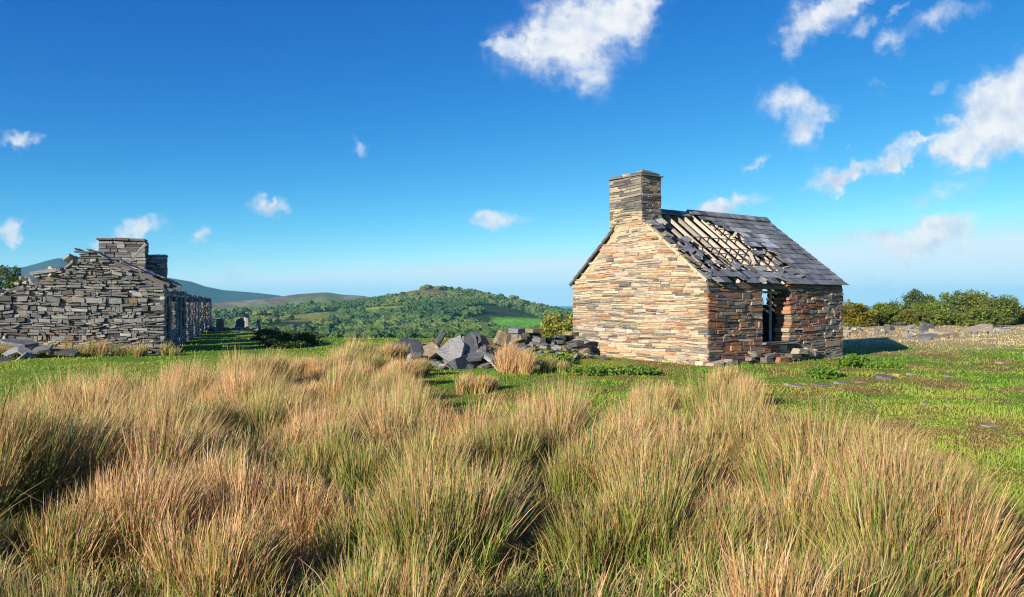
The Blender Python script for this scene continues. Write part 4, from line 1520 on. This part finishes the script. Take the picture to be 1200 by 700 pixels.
# standing stones at the far end of the terrace
SG = 'standing stones beyond the terrace'
for i, (u, vb, y, w, h, c, lb) in enumerate((
        (258, 388, 52, .5, .85, (.30, .24, .20), 'pinkish pillar stone nearest the end of the terrace'),
        (289, 388, 54, .36, 1.35, (.48, .45, .42), 'tall pale standing stone beyond the terrace'),
        (281, 389, 53, .55, .8, DRK, 'dark squat stone left of the tall pale standing stone'),
        (304, 392, 47, .2, .95, MID, 'slim grey post stone at the right end of the row'))):
    x = (u - 600) / F * y
    r = np.random.default_rng(130 + i)
    vv, ff = slab(np.array([x, y, hz(x, y) + h * .42]), (w, w * .7, h), (.06, r.normal(0, .12), .3), r, 5, .3, .6)
    o = mesh_obj('standing_stone', vv, ff, M['rock'], None, c)
    tag(o, lb, 'stone', SG, 'thing')
rubble('low_rubble', [(-18.2, 52.5, 1.2, .5, 50, .3, .7)], M['rock'], [(2, MID), (1, LGT), (1, BRN)], 'low broken wall of rubble between the standing stones', 44)


# ------------------------------------------------------------------ foliage
def leaves(centres, size, rng, cols, up=.3):
    """diamond leaves at the given points"""
    n = len(centres)
    d = rng.normal(size=(n, 3)); d[:, 2] += up; d /= np.linalg.norm(d, axis=1)[:, None]
    e = np.cross(d, rng.normal(size=(n, 3))); e /= np.linalg.norm(e, axis=1)[:, None]
    s = size * rng.uniform(.6, 1.4, n)[:, None]
    v = np.stack([centres - d * s, centres + e * s * .5, centres + d * s, centres - e * s * .5], 1).reshape(-1, 3)
    q = np.arange(n * 4).reshape(-1, 4)
    return v, q, np.repeat(cols, 4, 0)


def tube(path, r0, r1, sides=6):
    path = np.asarray(path, float)
    vs, fs = [], []
    n = len(path)
    for i, p in enumerate(path):
        d = path[min(i + 1, n - 1)] - path[max(i - 1, 0)]
        d /= np.linalg.norm(d)
        a = np.cross(d, (.3, .8, .1)); a /= np.linalg.norm(a)
        b = np.cross(d, a)
        rr = r0 + (r1 - r0) * i / (n - 1)
        for k in range(sides):
            t = 2 * math.pi * k / sides
            vs.append(p + a * math.cos(t) * rr + b * math.sin(t) * rr)
    for i in range(n - 1):
        for k in range(sides):
            k2 = (k + 1) % sides
            fs.append((i * sides + k, i * sides + k2, (i + 1) * sides + k2, (i + 1) * sides + k))
    fs.append(tuple(range(sides))[::-1]); fs.append(tuple((n - 1) * sides + k for k in range(sides)))
    return np.array(vs), fs


def bush(name, x, y, w, h, label, cat, seed, c1, c2, n=3800, leaf=.10, group=None, deep=.8, skirt=.1):
    r = np.random.default_rng(seed)
    z = hz(x, y)
    root = empty(name, (x, y, z))
    tag(root, label, cat, group, 'thing')
    nl = max(6, int(9 * w / h))
    tips, limbs = [], []
    for i in range(nl):
        a = r.uniform(0, 2 * math.pi); rr = w / 2 * .68 * math.sqrt(r.random())
        tz = h * (.42 + .36 * r.random()) * (1 - .35 * (rr / (w / 2)) ** 2)
        tips.append((x + math.cos(a) * rr, y + math.sin(a) * rr * deep, z + tz))
        p0 = np.array([x + r.normal(0, .05 * w), y + r.normal(0, .05 * w), z - .1])
        p3 = np.array(tips[-1]); pm = lerp(p0, p3, .5) + np.array([r.normal(0, .05 * w), r.normal(0, .05 * w), .08 * h])
        limbs.append((*tube([p0, lerp(p0, pm, .55), pm, p3], .028 * h, .008 * h, 5), (0, 0, 0)))
    v, f, _ = join(limbs)
    mesh_obj('trunk', v, f, M['bark'], root)
    # leaves clustered in clumps around the limb tips
    cen, col = [], []
    ncl = int(nl * 7)
    for k in range(ncl):
        t = np.array(tips[k % nl])
        sp = np.array([.20 * w, .20 * w * deep, .17 * h])
        c = t + r.normal(0, 1, 3) * sp * .75
        if k % 4 == 0:
            c[2] = z + h * r.uniform(.06, .34)
        c[2] = max(c[2], z + h * skirt)
        c[2] = min(c[2], z + h * .93)
        rad = np.array([w, w * deep, h]) * r.uniform(.07, .13)
        m = int(n / ncl)
        d = r.normal(size=(m, 3)); d /= np.linalg.norm(d, axis=1)[:, None]
        d *= (r.random(m) ** .4)[:, None]
        cen.append(c + d * rad * 1.5)
        base = lerp(np.array(c1), np.array(c2), r.random())
        col.append(np.clip(base * r.uniform(.75, 1.3, (m, 1)) + r.normal(0, .006, (m, 3)), .006, .6))
    cen = np.concatenate(cen); col = np.concatenate(col)
    cen[:, 2] = np.maximum(cen[:, 2], z + .03)
    v, q, c = leaves(cen, leaf, r, col)
    o3 = np.array([x, y, z])
    me = big_mesh('crown', v - o3, q, None, c)
    link('crown', me, M['leaf'], root, o3)
    return root


YG1, YG2 = (.22, .26, .04), (.38, .36, .07)
DG1, DG2 = (.05, .085, .018), (.12, .15, .03)
BG = 'bushes along the brow right of the cottage'
def at_u(u, y): return (u - 600) / F * y
for (u, y, wpx, vt, vb, lb, c1, c2, sd) in (
        (1003, 62, 48, 356, 384, 'yellow flecked gorse bush just behind the cottage corner', (.15, .13, .02), (.30, .23, .03), 201),
        (1041, 64, 42, 354, 384, 'small rounded green bush second from the cottage', (.11, .16, .025), (.22, .25, .045), 202),
        (1083, 74, 44, 344, 383, 'grey green tree rising behind the bushes, left of the tallest', (.09, .12, .04), (.15, .18, .06), 203),
        (1096, 66, 50, 353, 384, 'bright green bush in front of the grey green tree', (.13, .18, .025), (.25, .27, .05), 204),
        (1131, 68, 62, 342, 384, 'tallest broad green tree right of the cottage', (.11, .15, .025), (.24, .25, .05), 205),
        (1168, 66, 46, 350, 384, 'green tree with narrow top right of the tallest', (.10, .14, .025), (.22, .23, .05), 206),
        (1150, 62, 40, 362, 386, 'low green bush under the two tallest trees', (.12, .16, .03), (.20, .23, .05), 207),
        (1195, 70, 50, 361, 384, 'low olive bush at the right picture edge', (.15, .16, .04), (.25, .23, .07), 208),
        (1065, 63, 34, 363, 385, 'low olive bush in the gap between green bushes', (.13, .14, .03), (.22, .21, .05), 209),
        (1230, 70, 60, 358, 384, 'bush beyond the right picture edge', (.13, .15, .03), (.22, .22, .05), 211)):
    x = at_u(u, y)
    zt = EYE - (vt - HOR) / F * y
    hh = (zt - hz(x, y))
    bush('bush', x, y, wpx / F * y * .98, hh * 1.08, lb, 'bush', sd, tuple(q * w_ for q, w_ in zip(c1, (.9, 1.0, .95))), tuple(q * w_ for q, w_ in zip(c2, (.85, .95, .9))), 7500, .085 * y / 62, BG)
bush('bush', at_u(649, 33), 33, 1.5, EYE - (368 - HOR) / F * 33 - hz(at_u(649, 33), 33), 'small yellow green bush left of the cottage gable', 'bush', 221, YG1, YG2, 3000, .06)
# dark trees behind the terrace
TBG = 'trees behind the terrace'
for (u, y, wpx, vt, lb, sd) in ((-8, 60, 60, 314, 'dark green tree at the far left behind the terrace', 231), (28, 64, 44, 318, 'dark green tree right of the one at the far left', 232), (8, 52, 40, 330, 'olive bush before the dark trees at far left', 233)):
    x = at_u(u, y)
    bush('tree', x, y, wpx / F * y, (EYE - (vt - HOR) / F * y - hz(x, y)) * 1.05, lb, 'tree', sd, DG1, DG2, 6000, .11, TBG)
# the dark bank of scrub right of the terrace
SCG = 'dark scrub on the brow right of the terrace'
for (u, y, wpx, hpx, lb, sd) in ((315, 37, 34, 14, 'low dark scrub clump nearest the standing stones', 241), (338, 35, 36, 16, 'dark scrub clump in the middle of the brow', 242), (358, 33.5, 32, 16, 'dark scrub clump at the right end of the brow', 243), (330, 31.5, 46, 9, 'low front edge of the dark scrub on the brow', 244)):
    x = at_u(u, y)
    bush('scrub_bush', x, y, wpx / F * y, hpx / F * y, lb, 'bush', sd, (.04, .075, .015), (.10, .14, .03), 2600, .05, SCG, skirt=.03)
# leafy weeds at the cottage foot
WG_ = 'leafy weeds around the cottage'
for (u, v, wpx, hpx, lb, sd) in ((1000, 428, 40, 16, 'bright green leafy weeds at the right corner of the cottage', 251), (968, 441, 34, 13, 'leafy green weeds left inside the stone arc', 252), (1033, 430, 40, 7, 'low spreading weeds right of the leafy corner clump', 253),
                                 (745, 437, 50, 9, 'bright green herbs along the sunlit gable foot', 254), (700, 437, 60, 9, 'green herbs at the left foot of the gable', 255), (838, 440, 22, 10, 'small green weed at the near corner of the cottage', 256), (655, 428, 34, 12, 'green weeds between tumbled wall and gable', 257)):
    y = EYE * F / (v - HOR)
    if u < 850 and u > 680: y = min(y, 21.6)
    x = at_u(u, y)
    bush('weed_clump', x, y, wpx / F * y, hpx / F * y, lb, 'plant', sd, (.09, .20, .02), (.19, .30, .04), 2000, .045, WG_, skirt=.03)

# ------------------------------------------------------------------ woodland on the far hill (instanced, uncountable)
def tree_variant(seed):
    r = np.random.default_rng(seed)
    import bmesh
    bm = bmesh.new()
    bmesh.ops.create_icosphere(bm, subdivisions=3, radius=1.0)
    off = r.uniform(0, 50, 3)
    from mathutils import noise as mn
    for v in bm.verts:
        d = v.co.normalized()
        k = .75 + .38 * mn.noise(d * 1.7 + Vector(off)) + .30 * mn.noise(d * 4.2 + Vector(off)) + .16 * mn.noise(d * 9 + Vector(off))
        v.co = Vector((d.x * k, d.y * k, d.z * k * r.uniform(.98, 1.02) * 1.0))
        v.co.z = v.co.z * .95 + .55
    bmesh.ops.delete(bm, geom=[v for v in bm.verts if v.co.z < -.25], context='VERTS')
    me = bpy.data.meshes.new('wood_tree')
    bm.to_mesh(me); bm.free()
    base = np.array([(.05, .10, .035), (.085, .145, .04), (.065, .12, .04), (.11, .165, .045), (.042, .09, .042), (.13, .165, .045)][seed % 6])
    n = len(me.vertices)
    set_col(me, np.clip(base * r.uniform(.75, 1.3, (n, 1)), 0, 1))
    me.materials.append(M['woodleaf'])
    o = bpy.data.objects.new('wood_tree', me)
    return o


M['woodleaf'] = leaf_material('wood_leaf', .15, .8, .1)
wood_col = bpy.data.collections.new('wood_trees')
for i in range(6):
    wood_col.objects.link(tree_variant(i))
r = np.random.default_rng(77)
NT_ = 90000
uu = r.uniform(190, 760, NT_)
rr_ = np.sqrt(r.uniform(330 ** 2, 1175 ** 2, NT_))
aa = np.arctan((uu - 600) / F)
tx, ty = np.sin(aa) * rr_, np.cos(aa) * rr_
tz = height(tx, ty)
tv = HOR - F * (tz - EYE) / ty
keep = fbm(tx * .011, ty * .011, 501, 3) + .25 * sstep(500, 420, rr_) > .40
keep &= ~(bright_field(uu, tv, rr_) | bright_field(uu, tv - 4, rr_))
keep &= ~((np.abs(uu - 450) < 26) & (np.abs(tv - 364 - (450 - uu) * .06) < 5.0))
keep &= ~((tv < 347.5) & (uu > 440) & (uu < 535) & (fbm(tx * .02, ty * .02, 503, 3) < .62))
keep &= ~((uu < 400) & (np.abs(tv - (374 - (uu - 300) * .02)) < 6.0) & (fbm(tx * .03, ty * .03, 505, 2) < .6))
keep &= ~((tv < 352) & (uu < 440) & (fbm(tx * .015, ty * .015, 504, 3) < .55))
idx = np.where(keep)[0][:26000]
pm = bpy.data.meshes.new('woodland')
pts = np.stack([tx[idx], ty[idx], tz[idx]], -1)
pm.from_pydata(pts.tolist(), [], [])
sc_ = r.lognormal(math.log(2.45), .30, len(idx)) * np.interp(rr_[idx], [330, 700], [.72, 1.0]) * (1 + .35 * (fbm(tx[idx] * .02, ty[idx] * .02, 507, 2) - .5))
scl = np.stack([sc_ * 1.3, sc_ * 1.3, sc_ * r.uniform(.65, 1.15, len(idx))], -1)
rot = np.zeros((len(idx), 3)); rot[:, 2] = r.uniform(0, 6.28, len(idx))
a1 = pm.attributes.new('tree_scale', 'FLOAT_VECTOR', 'POINT'); a1.data.foreach_set('vector', scl.astype(np.float32).ravel())
a2 = pm.attributes.new('tree_turn', 'FLOAT_VECTOR', 'POINT'); a2.data.foreach_set('vector', rot.astype(np.float32).ravel())
a3 = pm.attributes.new('tree_kind', 'INT', 'POINT')
kind = np.clip((fbm(pts[:, 0] * .01, pts[:, 1] * .01, 511, 3) - .3) / .4 * 6 + r.normal(0, 1.0, len(idx)), 0, 5.99).astype(np.int32)
a3.data.foreach_set('value', kind)
wood = link('woodland', pm, M['woodleaf'])
tag(wood, 'dense mixed woodland covering the far hillside', None, None, 'stuff')
ng = bpy.data.node_groups.new('plant_wood', 'GeometryNodeTree')
ng.interface.new_socket('Geometry', in_out='INPUT', socket_type='NodeSocketGeometry')
ng.interface.new_socket('Geometry', in_out='OUTPUT', socket_type='NodeSocketGeometry')
gi = ng.nodes.new('NodeGroupInput'); go = ng.nodes.new('NodeGroupOutput')
ip = ng.nodes.new('GeometryNodeInstanceOnPoints')
ci = ng.nodes.new('GeometryNodeCollectionInfo')
ci.inputs['Collection'].default_value = wood_col
ci.inputs['Separate Children'].default_value = True
ci.inputs['Reset Children'].default_value = True


def named(nm, ty):
    n = ng.nodes.new('GeometryNodeInputNamedAttribute')
    n.data_type = ty
    n.inputs['Name'].default_value = nm
    return n.outputs['Attribute']


ng.links.new(gi.outputs[0], ip.inputs['Points'])
ng.links.new(ci.outputs[0], ip.inputs['Instance'])
ip.inputs['Pick Instance'].default_value = True
ng.links.new(named('tree_kind', 'INT'), ip.inputs['Instance Index'])
er = ng.nodes.new('FunctionNodeEulerToRotation')
ng.links.new(named('tree_turn', 'FLOAT_VECTOR'), er.inputs[0])
ng.links.new(er.outputs[0], ip.inputs['Rotation'])
ng.links.new(named('tree_scale', 'FLOAT_VECTOR'), ip.inputs['Scale'])
ng.links.new(ip.outputs[0], go.inputs[0])
md = wood.modifiers.new('plant_wood', 'NODES')
md.node_group = ng

# ------------------------------------------------------------------ rushes
def stems(base, n_each, R, H, dead, lean, rng, width, seg=3, spread=.55, green=None):
    """base (k,3) tussock feet; arrays of per-tussock stem count, radius, height, share of dead stems, lean vector (k,2)"""
    idx = np.repeat(np.arange(len(base)), n_each)
    n = len(idx)
    a = rng.uniform(0, 2 * math.pi, n)
    q = np.sqrt(rng.random(n))
    r0 = R[idx] * q
    ox, oy = np.cos(a), np.sin(a)
    b = base[idx].copy()
    b[:, 0] += ox * r0 * .8; b[:, 1] += oy * r0 * .8
    h = H[idx] * (.50 + .5 * rng.random(n) ** .6) * rng.uniform(.92, 1.08, n) * (1 - .34 * q ** 2)
    sp = spread * q * rng.uniform(.3, 1.1, n) + np.abs(rng.normal(0, .06, n))
    wild = rng.random(n) < .07
    sp = np.where(wild, sp + rng.uniform(.2, .6, n), sp)
    ja = rng.normal(0, .6, n)
    dx, dy = np.cos(a + ja), np.sin(a + ja)
    ln = lean[idx] * rng.uniform(.5, 1.4, n)[:, None]
    isd = rng.random(n) < dead[idx]
    broken = rng.random(n) < .09
    kb = rng.uniform(0, 2 * math.pi, n); bx_k, by_k = np.cos(kb), np.sin(kb)
    headed = (rng.random(n) < .22)[:, None]
    gtip = (rng.random(n) < .22)[:, None]
    w = width[idx] * rng.uniform(.5, 1.5, n)
    # stem faces turn about the vertical
    wa = math.atan2(S.y - .8, S.x) + math.pi / 2 + rng.normal(0, .75, n)   # round stems: a side always faces the low sun
    wx, wy = np.cos(wa), np.sin(wa)
    ts = {3: (0, .42, .78, 1.0), 2: (0, .55, 1.0)}[seg]
    wf = {3: (1.0, .9, .65, 0), 2: (1.0, .8, 0)}[seg]
    G = np.array(green if green is not None else (.23, .34, .045))
    Gd = np.array([.09, .17, .028]); T = np.array([.72, .445, .205]); Pk = np.array([.74, .44, .28]); Br = np.array([.46, .225, .09]); Ol = np.array([.42, .39, .12])
    rn = rng.random(n)[:, None]
    tipc = np.where(rn < .5, T, np.where(rn < .80, Pk, np.where(rn < .92, Br, Ol)))
    gr = lerp(Gd, G, rng.random(n)[:, None])
    gr = np.where((rng.random(n) < .2)[:, None], Ol * .85, gr)
    var = rng.uniform(.7, 1.3, n)[:, None]
    verts = np.empty((n, 2 * (len(ts) - 1) + 1, 3)); cols = np.empty_like(verts)
    k = 0
    for t, f in zip(ts, wf):
        px = b[:, 0] + h * (dx * sp * t ** 1.4 + ln[:, 0] * t ** 2)
        py = b[:, 1] + h * (dy * sp * t ** 1.4 + ln[:, 1] * t ** 2)
        if 0 < t < 1:
            px = px + rng.normal(0, .018, n) * h; py = py + rng.normal(0, .018, n) * h
        bend = .5 * (sp ** 2 + (ln ** 2).sum(1)) * t ** 2
        pz = b[:, 2] - .02 + h * (t - bend * t * .7)
        if seg == 3 and t > .5:                      # some stems are snapped over
            fall = (t - .42) / .58
            px = px + np.where(broken, h * bx_k * fall * .75, 0); py = py + np.where(broken, h * by_k * fall * .75, 0)
            pz = pz - np.where(broken, h * fall * rng.uniform(.35, .8, n), 0)
        tt = float(sstep(.66, 1.04, t))
        c = np.where(isd[:, None], lerp(tipc * np.array([.72, .68, .62]), tipc, .35 + .65 * t), lerp(gr, np.where(gtip, gr * 1.25, tipc), tt * .9)) * var
        if seg == 3 and .7 < t < .9:
            c = np.where(headed, np.array([.30, .15, .06]), c)
        if f > 0:
            o = (w * f / 2)
            verts[:, k] = np.stack([px - wx * o, py - wy * o, pz], -1); cols[:, k] = c; k += 1
            verts[:, k] = np.stack([px + wx * o, py + wy * o, pz], -1); cols[:, k] = c; k += 1
        else:
            verts[:, k] = np.stack([px, py, pz], -1); cols[:, k] = c; k += 1
    m = k
    o = (np.arange(n) * m)[:, None]
    tris = []
    for s_ in range(len(ts) - 2):
        e = 2 * s_
        tris += [o + np.array([e, e + 1, e + 3]), o + np.array([e, e + 3, e + 2])]
    e = 2 * (len(ts) - 2)
    tris.append(o + np.array([e, e + 1, e + 2]))
    return verts.reshape(-1, 3), np.concatenate(tris), np.clip(cols.reshape(-1, 3), .01, .75)


def build_rushes(name, bases, n_each, R, H, dead, lean, rng, width, seg, label, cat=None, group=None, kind=None, spread=.36):
    v, t, c = stems(bases, n_each, R, H, dead, lean, rng, width, seg, spread)
    o0 = bases.mean(0); 
    o = link(name, big_mesh(name, v - o0, None, t, c), M['rush'], None, o0)
    tag(o, label, cat, group, kind)
    return o


rng = np.random.default_rng(55)
pts = []
cand = []
for i in range(60000):
    x = rng.uniform(-7, 4); y = 2 + 18 * rng.random() ** 1.4
    cand.append((x, y))
cand = np.array(cand)
inside = rush_mask(cand[:, 0], cand[:, 1])
gapn = fbm(cand[:, 0] * .9, cand[:, 1] * .9, 601, 3)
inside &= gapn > .42
inside &= np.abs(cand[:, 0] / cand[:, 1]) < .78
inside &= np.hypot(cand[:, 0], cand[:, 1]) > 2.3
cand = cand[inside]
cell = {}
for (x, y) in cand:
    md_ = .75 + .019 * y
    ok = True
    gx_, gy_ = int(x / 1.0 + 100), int(y / 1.0 + 100)
    for i in (-1, 0, 1):
        for j in (-1, 0, 1):
            for (px, py) in cell.get((gx_ + i, gy_ + j), ()):
                if (px - x) ** 2 + (py - y) ** 2 < md_ * md_:
                    ok = False
    if ok:
        cell.setdefault((gx_, gy_), []).append((x, y)); pts.append((x, y))
pts += [(2.9, 6.2), (2.6, 6.7), (2.85, 5.6), (2.5, 5.1), (2.05, 4.5), (1.65, 3.8), (2.2, 5.9), (-4.9, 7.2), (-5.2, 8.6), (-5.9, 11.2), (-6.1, 12.8), (-5.3, 13.4), (-4.5, 13.2), (-4.9, 15.6), (-4.2, 17.4), (-3.8, 19.4), (-3.2, 18.2)]
pts = np.array(pts)
hts = height(pts[:, 0], pts[:, 1])
base = np.stack([pts[:, 0], pts[:, 1], hts], -1)
yy = pts[:, 1]; xx = pts[:, 0]
nn = fbm(xx * .5, yy * .5, 611, 3)
Hh = .95 + .35 * (nn - .5) + rng.normal(0, .09, len(pts))
Hh *= np.where(yy < 4.5, .9, 1.0) * (1 + .16 * sstep(1.0, 2.0, xx) * sstep(7.6, 6.5, yy)) * (1 + .08 * sstep(-2.5, -4.5, xx))
RRr = rng.uniform(.28, .52, len(pts))
# dry and pinkish to the left and at the back, greener in the near middle
deadf = np.clip(.27 + .16 * sstep(1.0, -.5, xx) * sstep(3.8, 5.0, yy) + .9 * (fbm(xx * .6, yy * .6, 621, 3) - .5) * 2 + rng.normal(0, .15, len(pts)) + .16 * sstep(5, 9, yy) - .30 * sstep(5.6, 3.8, yy), .05, .85)
wind = np.stack([.02 + .10 * sstep(0.5, -3.0, xx) + .14 * (fbm(xx * .8, yy * .8, 631, 2) - .5), .12 * (fbm(xx * .7, yy * .7, 641, 2) - .5)], -1)
wid = .0042 + .00042 * yy
near = yy < 7.5
ne = np.where(near, 2700, 1750) * (RRr / .41) ** 1.5
# every tussock is a handful of smaller shoots of uneven height
KS = 5
rep = lambda q: np.repeat(q, KS, 0)
sub_off = rng.normal(0, 1, (len(pts) * KS, 2)) * rep(RRr)[:, None] * .46
base = rep(base).copy(); base[:, 0] += sub_off[:, 0]; base[:, 1] += sub_off[:, 1]
base[:, 2] = height(base[:, 0], base[:, 1])
dist_ = np.hypot(sub_off[:, 0], sub_off[:, 1])
Hh = rep(Hh) * rng.uniform(.72, 1.12, len(base)) * (1 - .25 * np.clip(dist_ / .5, 0, 1))
deadf = np.clip(rep(deadf) + rng.normal(0, .22, len(base)), .03, .92)
wind = rep(wind) + rng.normal(0, .06, (len(base), 2)) + sub_off * .20
wid = rep(wid); ne = rep(ne) / KS; RRr = rep(RRr) * .48; near = rep(near)
pts = base[:, :2]
build_rushes('rush_bed', base[near], ne[near].astype(int), RRr[near], Hh[near], deadf[near], wind[near], rng, wid[near], 3, 'nearest green and straw coloured rushes along the bottom of the view', None, None, 'stuff')
build_rushes('rush_bed', base[~near], ne[~near].astype(int), RRr[~near], Hh[~near], deadf[~near], wind[~near], rng, wid[~near], 2, 'tawny rushes at the back of the bed towards the ruins', None, None, 'stuff')
# tussocks that stand apart
for i, (u, vb, sz, ht, dd, lb) in enumerate((
        (592, 437, .42, .95, .9, 'orange rush tussock in front of the slab heap'),
        (612, 438, .34, .70, .95, 'low orange tussock right of the taller one by the heap'),
        (462, 428, .40, .75, .7, 'tawny tussock left of the dark heap block'),
        (492, 440, .36, .55, .3, 'green and brown tussock under the slab heap'),
        (645, 436, .30, .5, .2, 'dark green rush tuft near the tumbled wall'),
        (850, 470, .34, .72, .55, 'tall golden tussock before the near cottage corner'),
        (872, 478, .32, .66, .6, 'golden tussock right of the tall one before the cottage'),
        (785, 478, .40, .55, .7, 'low tawny tussock below the sunlit gable'),
        (560, 455, .3, .5, .6, 'small straw tuft in the gap of turf below the heap'))):
    y = EYE * F / (vb - HOR)
    x = at_u(u, y)
    r = np.random.default_rng(700 + i)
    k = 5
    bs = np.stack([x + r.normal(0, sz * .45, k), y + r.normal(0, sz * .35, k), np.zeros(k)], -1)
    bs[:, 2] = height(bs[:, 0], bs[:, 1])
    build_rushes('rush_tussock', bs, np.full(k, 330), np.full(k, sz * .5), np.full(k, ht) * r.uniform(.8, 1.1, k), np.full(k, dd), np.tile([.12, 0.0], (k, 1)), r, np.full(k, .0036 + .0004 * y), 2, lb, 'rush', 'rush tussocks standing apart', 'thing')
# short thatch of sedge between the tussocks
rng = np.random.default_rng(58)
cx_ = rng.uniform(-7, 4, 9000); cy_ = 2 + 18 * rng.random(9000) ** 1.3
okc = rush_mask(cx_, cy_) & (np.abs(cx_ / cy_) < .75) & (np.hypot(cx_, cy_) > 2.3)
cx_, cy_ = cx_[okc][:3600], cy_[okc][:3600]
bs = np.stack([cx_, cy_, height(cx_, cy_)], -1)
k = len(bs)
build_rushes('sedge_thatch', bs, np.full(k, 30), np.full(k, .16), rng.uniform(.18, .50, k), rng.uniform(.05, .6, k), rng.normal(.1, .15, (k, 2)), rng, .0046 + .0005 * cy_, 2, 'short green and brown sedge between the rush tussocks', None, None, 'stuff', spread=.9)
# thin grasses along the foot of the terrace
rng = np.random.default_rng(57)
k = 46
tt = rng.random(k)
bx0 = lerp(RC[0] + 1.0, RC[0] - 6.5, tt) ; by0 = lerp(RC[1], RC[1] - 2.0, tt) - .5 - rng.random(k) * .9
bs = np.stack([bx0, by0, height(bx0, by0)], -1)
build_rushes('rush_fringe', bs, np.full(k, 120), np.full(k, .2), rng.uniform(.35, .8, k), rng.uniform(.2, .6, k), np.tile([.2, 0], (k, 1)), rng, np.full(k, .012), 2, 'thin olive rushes fringing the foot of the terrace', None, None, 'stuff')

# ------------------------------------------------------------------ lawn grass
rng = np.random.default_rng(91)
NG = 330000
iv = rng.uniform(1 / 62, 1 / 5.0, NG)
gy_ = 1 / iv
gx_ = (rng.uniform(-40, 1240, NG) - 600) / F * gy_
inr = rush_mask(gx_, gy_)
ok = ~inr | (rng.random(NG) < .6)
ok &= ~in_rect(gx_, gy_, A2, g2, GW, d2, CL, 0) & ~in_rect(gx_, gy_, RC, rleft, 6, rdir, RLEN, 0)
dry = sstep(29, 40, gy_) * sstep(5, 11, gx_)
dry = dry * 0
gx_, gy_, inr = gx_[ok], gy_[ok], inr[ok]
n = len(gx_)
gzv = height(gx_, gy_)
tuft = fbm(gx_ * 1.1, gy_ * 1.1, 801, 3)
hh = (.012 + .03 * rng.random(n) ** 2) * (.5 + 1.3 * sstep(.4, .75, tuft)) * (1 + gy_ / 40)
hh = np.where(inr, hh * 3 + .05, hh)
ww = .004 + .00055 * gy_
a = rng.uniform(0, 2 * math.pi, n)
lnx, lny = rng.normal(.15, .35, n) * hh, rng.normal(0, .35, n) * hh
v = np.stack([np.stack([gx_ - np.cos(a) * ww, gy_ - np.sin(a) * ww, gzv - .005], -1), np.stack([gx_ + np.cos(a) * ww, gy_ + np.sin(a) * ww, gzv - .005], -1), np.stack([gx_ + lnx, gy_ + lny, gzv + hh], -1)], 1)
c = turf(gx_, gy_) * rng.uniform(.85, 1.25, (n, 1))
c[inr] = np.array([.12, .125, .03]) * rng.uniform(.6, 1.5, (inr.sum(), 1))
strw = rng.random(n) < .05
c[strw] = np.array([.36, .28, .12]) * rng.uniform(.7, 1.2, (strw.sum(), 1))
tag(link('lawn_grass', big_mesh('lawn_grass', v.reshape(-1, 3), None, np.arange(n * 3).reshape(-1, 3), np.repeat(np.clip(c * 1.15, 0, .7), 3, 0)), M['grass']), 'short cropped grass on the open turf', None, None, 'stuff')

# ------------------------------------------------------------------ air
hm, hnt, hout = mat_new('haze_air')
pv = hnt.nodes.new('ShaderNodeVolumePrincipled')
pv.inputs['Color'].default_value = (.28, .76, 1.0, 1)
pv.inputs['Density'].default_value = 0.00010
pv.inputs['Anisotropy'].default_value = 0.0
hnt.links.new(pv.outputs[0], hout.inputs['Volume'])
X = 12500.0
z0, z1 = SEA_Z - 120.0, 225.0
hv = [(-X, -X, z0), (X, -X, z0), (X, X, z0), (-X, X, z0), (-X, -X, z1), (X, -X, z1), (X, X, z1), (-X, X, z1)]
hme = bpy.data.meshes.new('haze')
hme.from_pydata(hv, [], SLF_F)
hz_o = link('haze', hme, hm)
tag(hz_o, 'thin blue haze over the valley and hills', None, None, 'stuff')
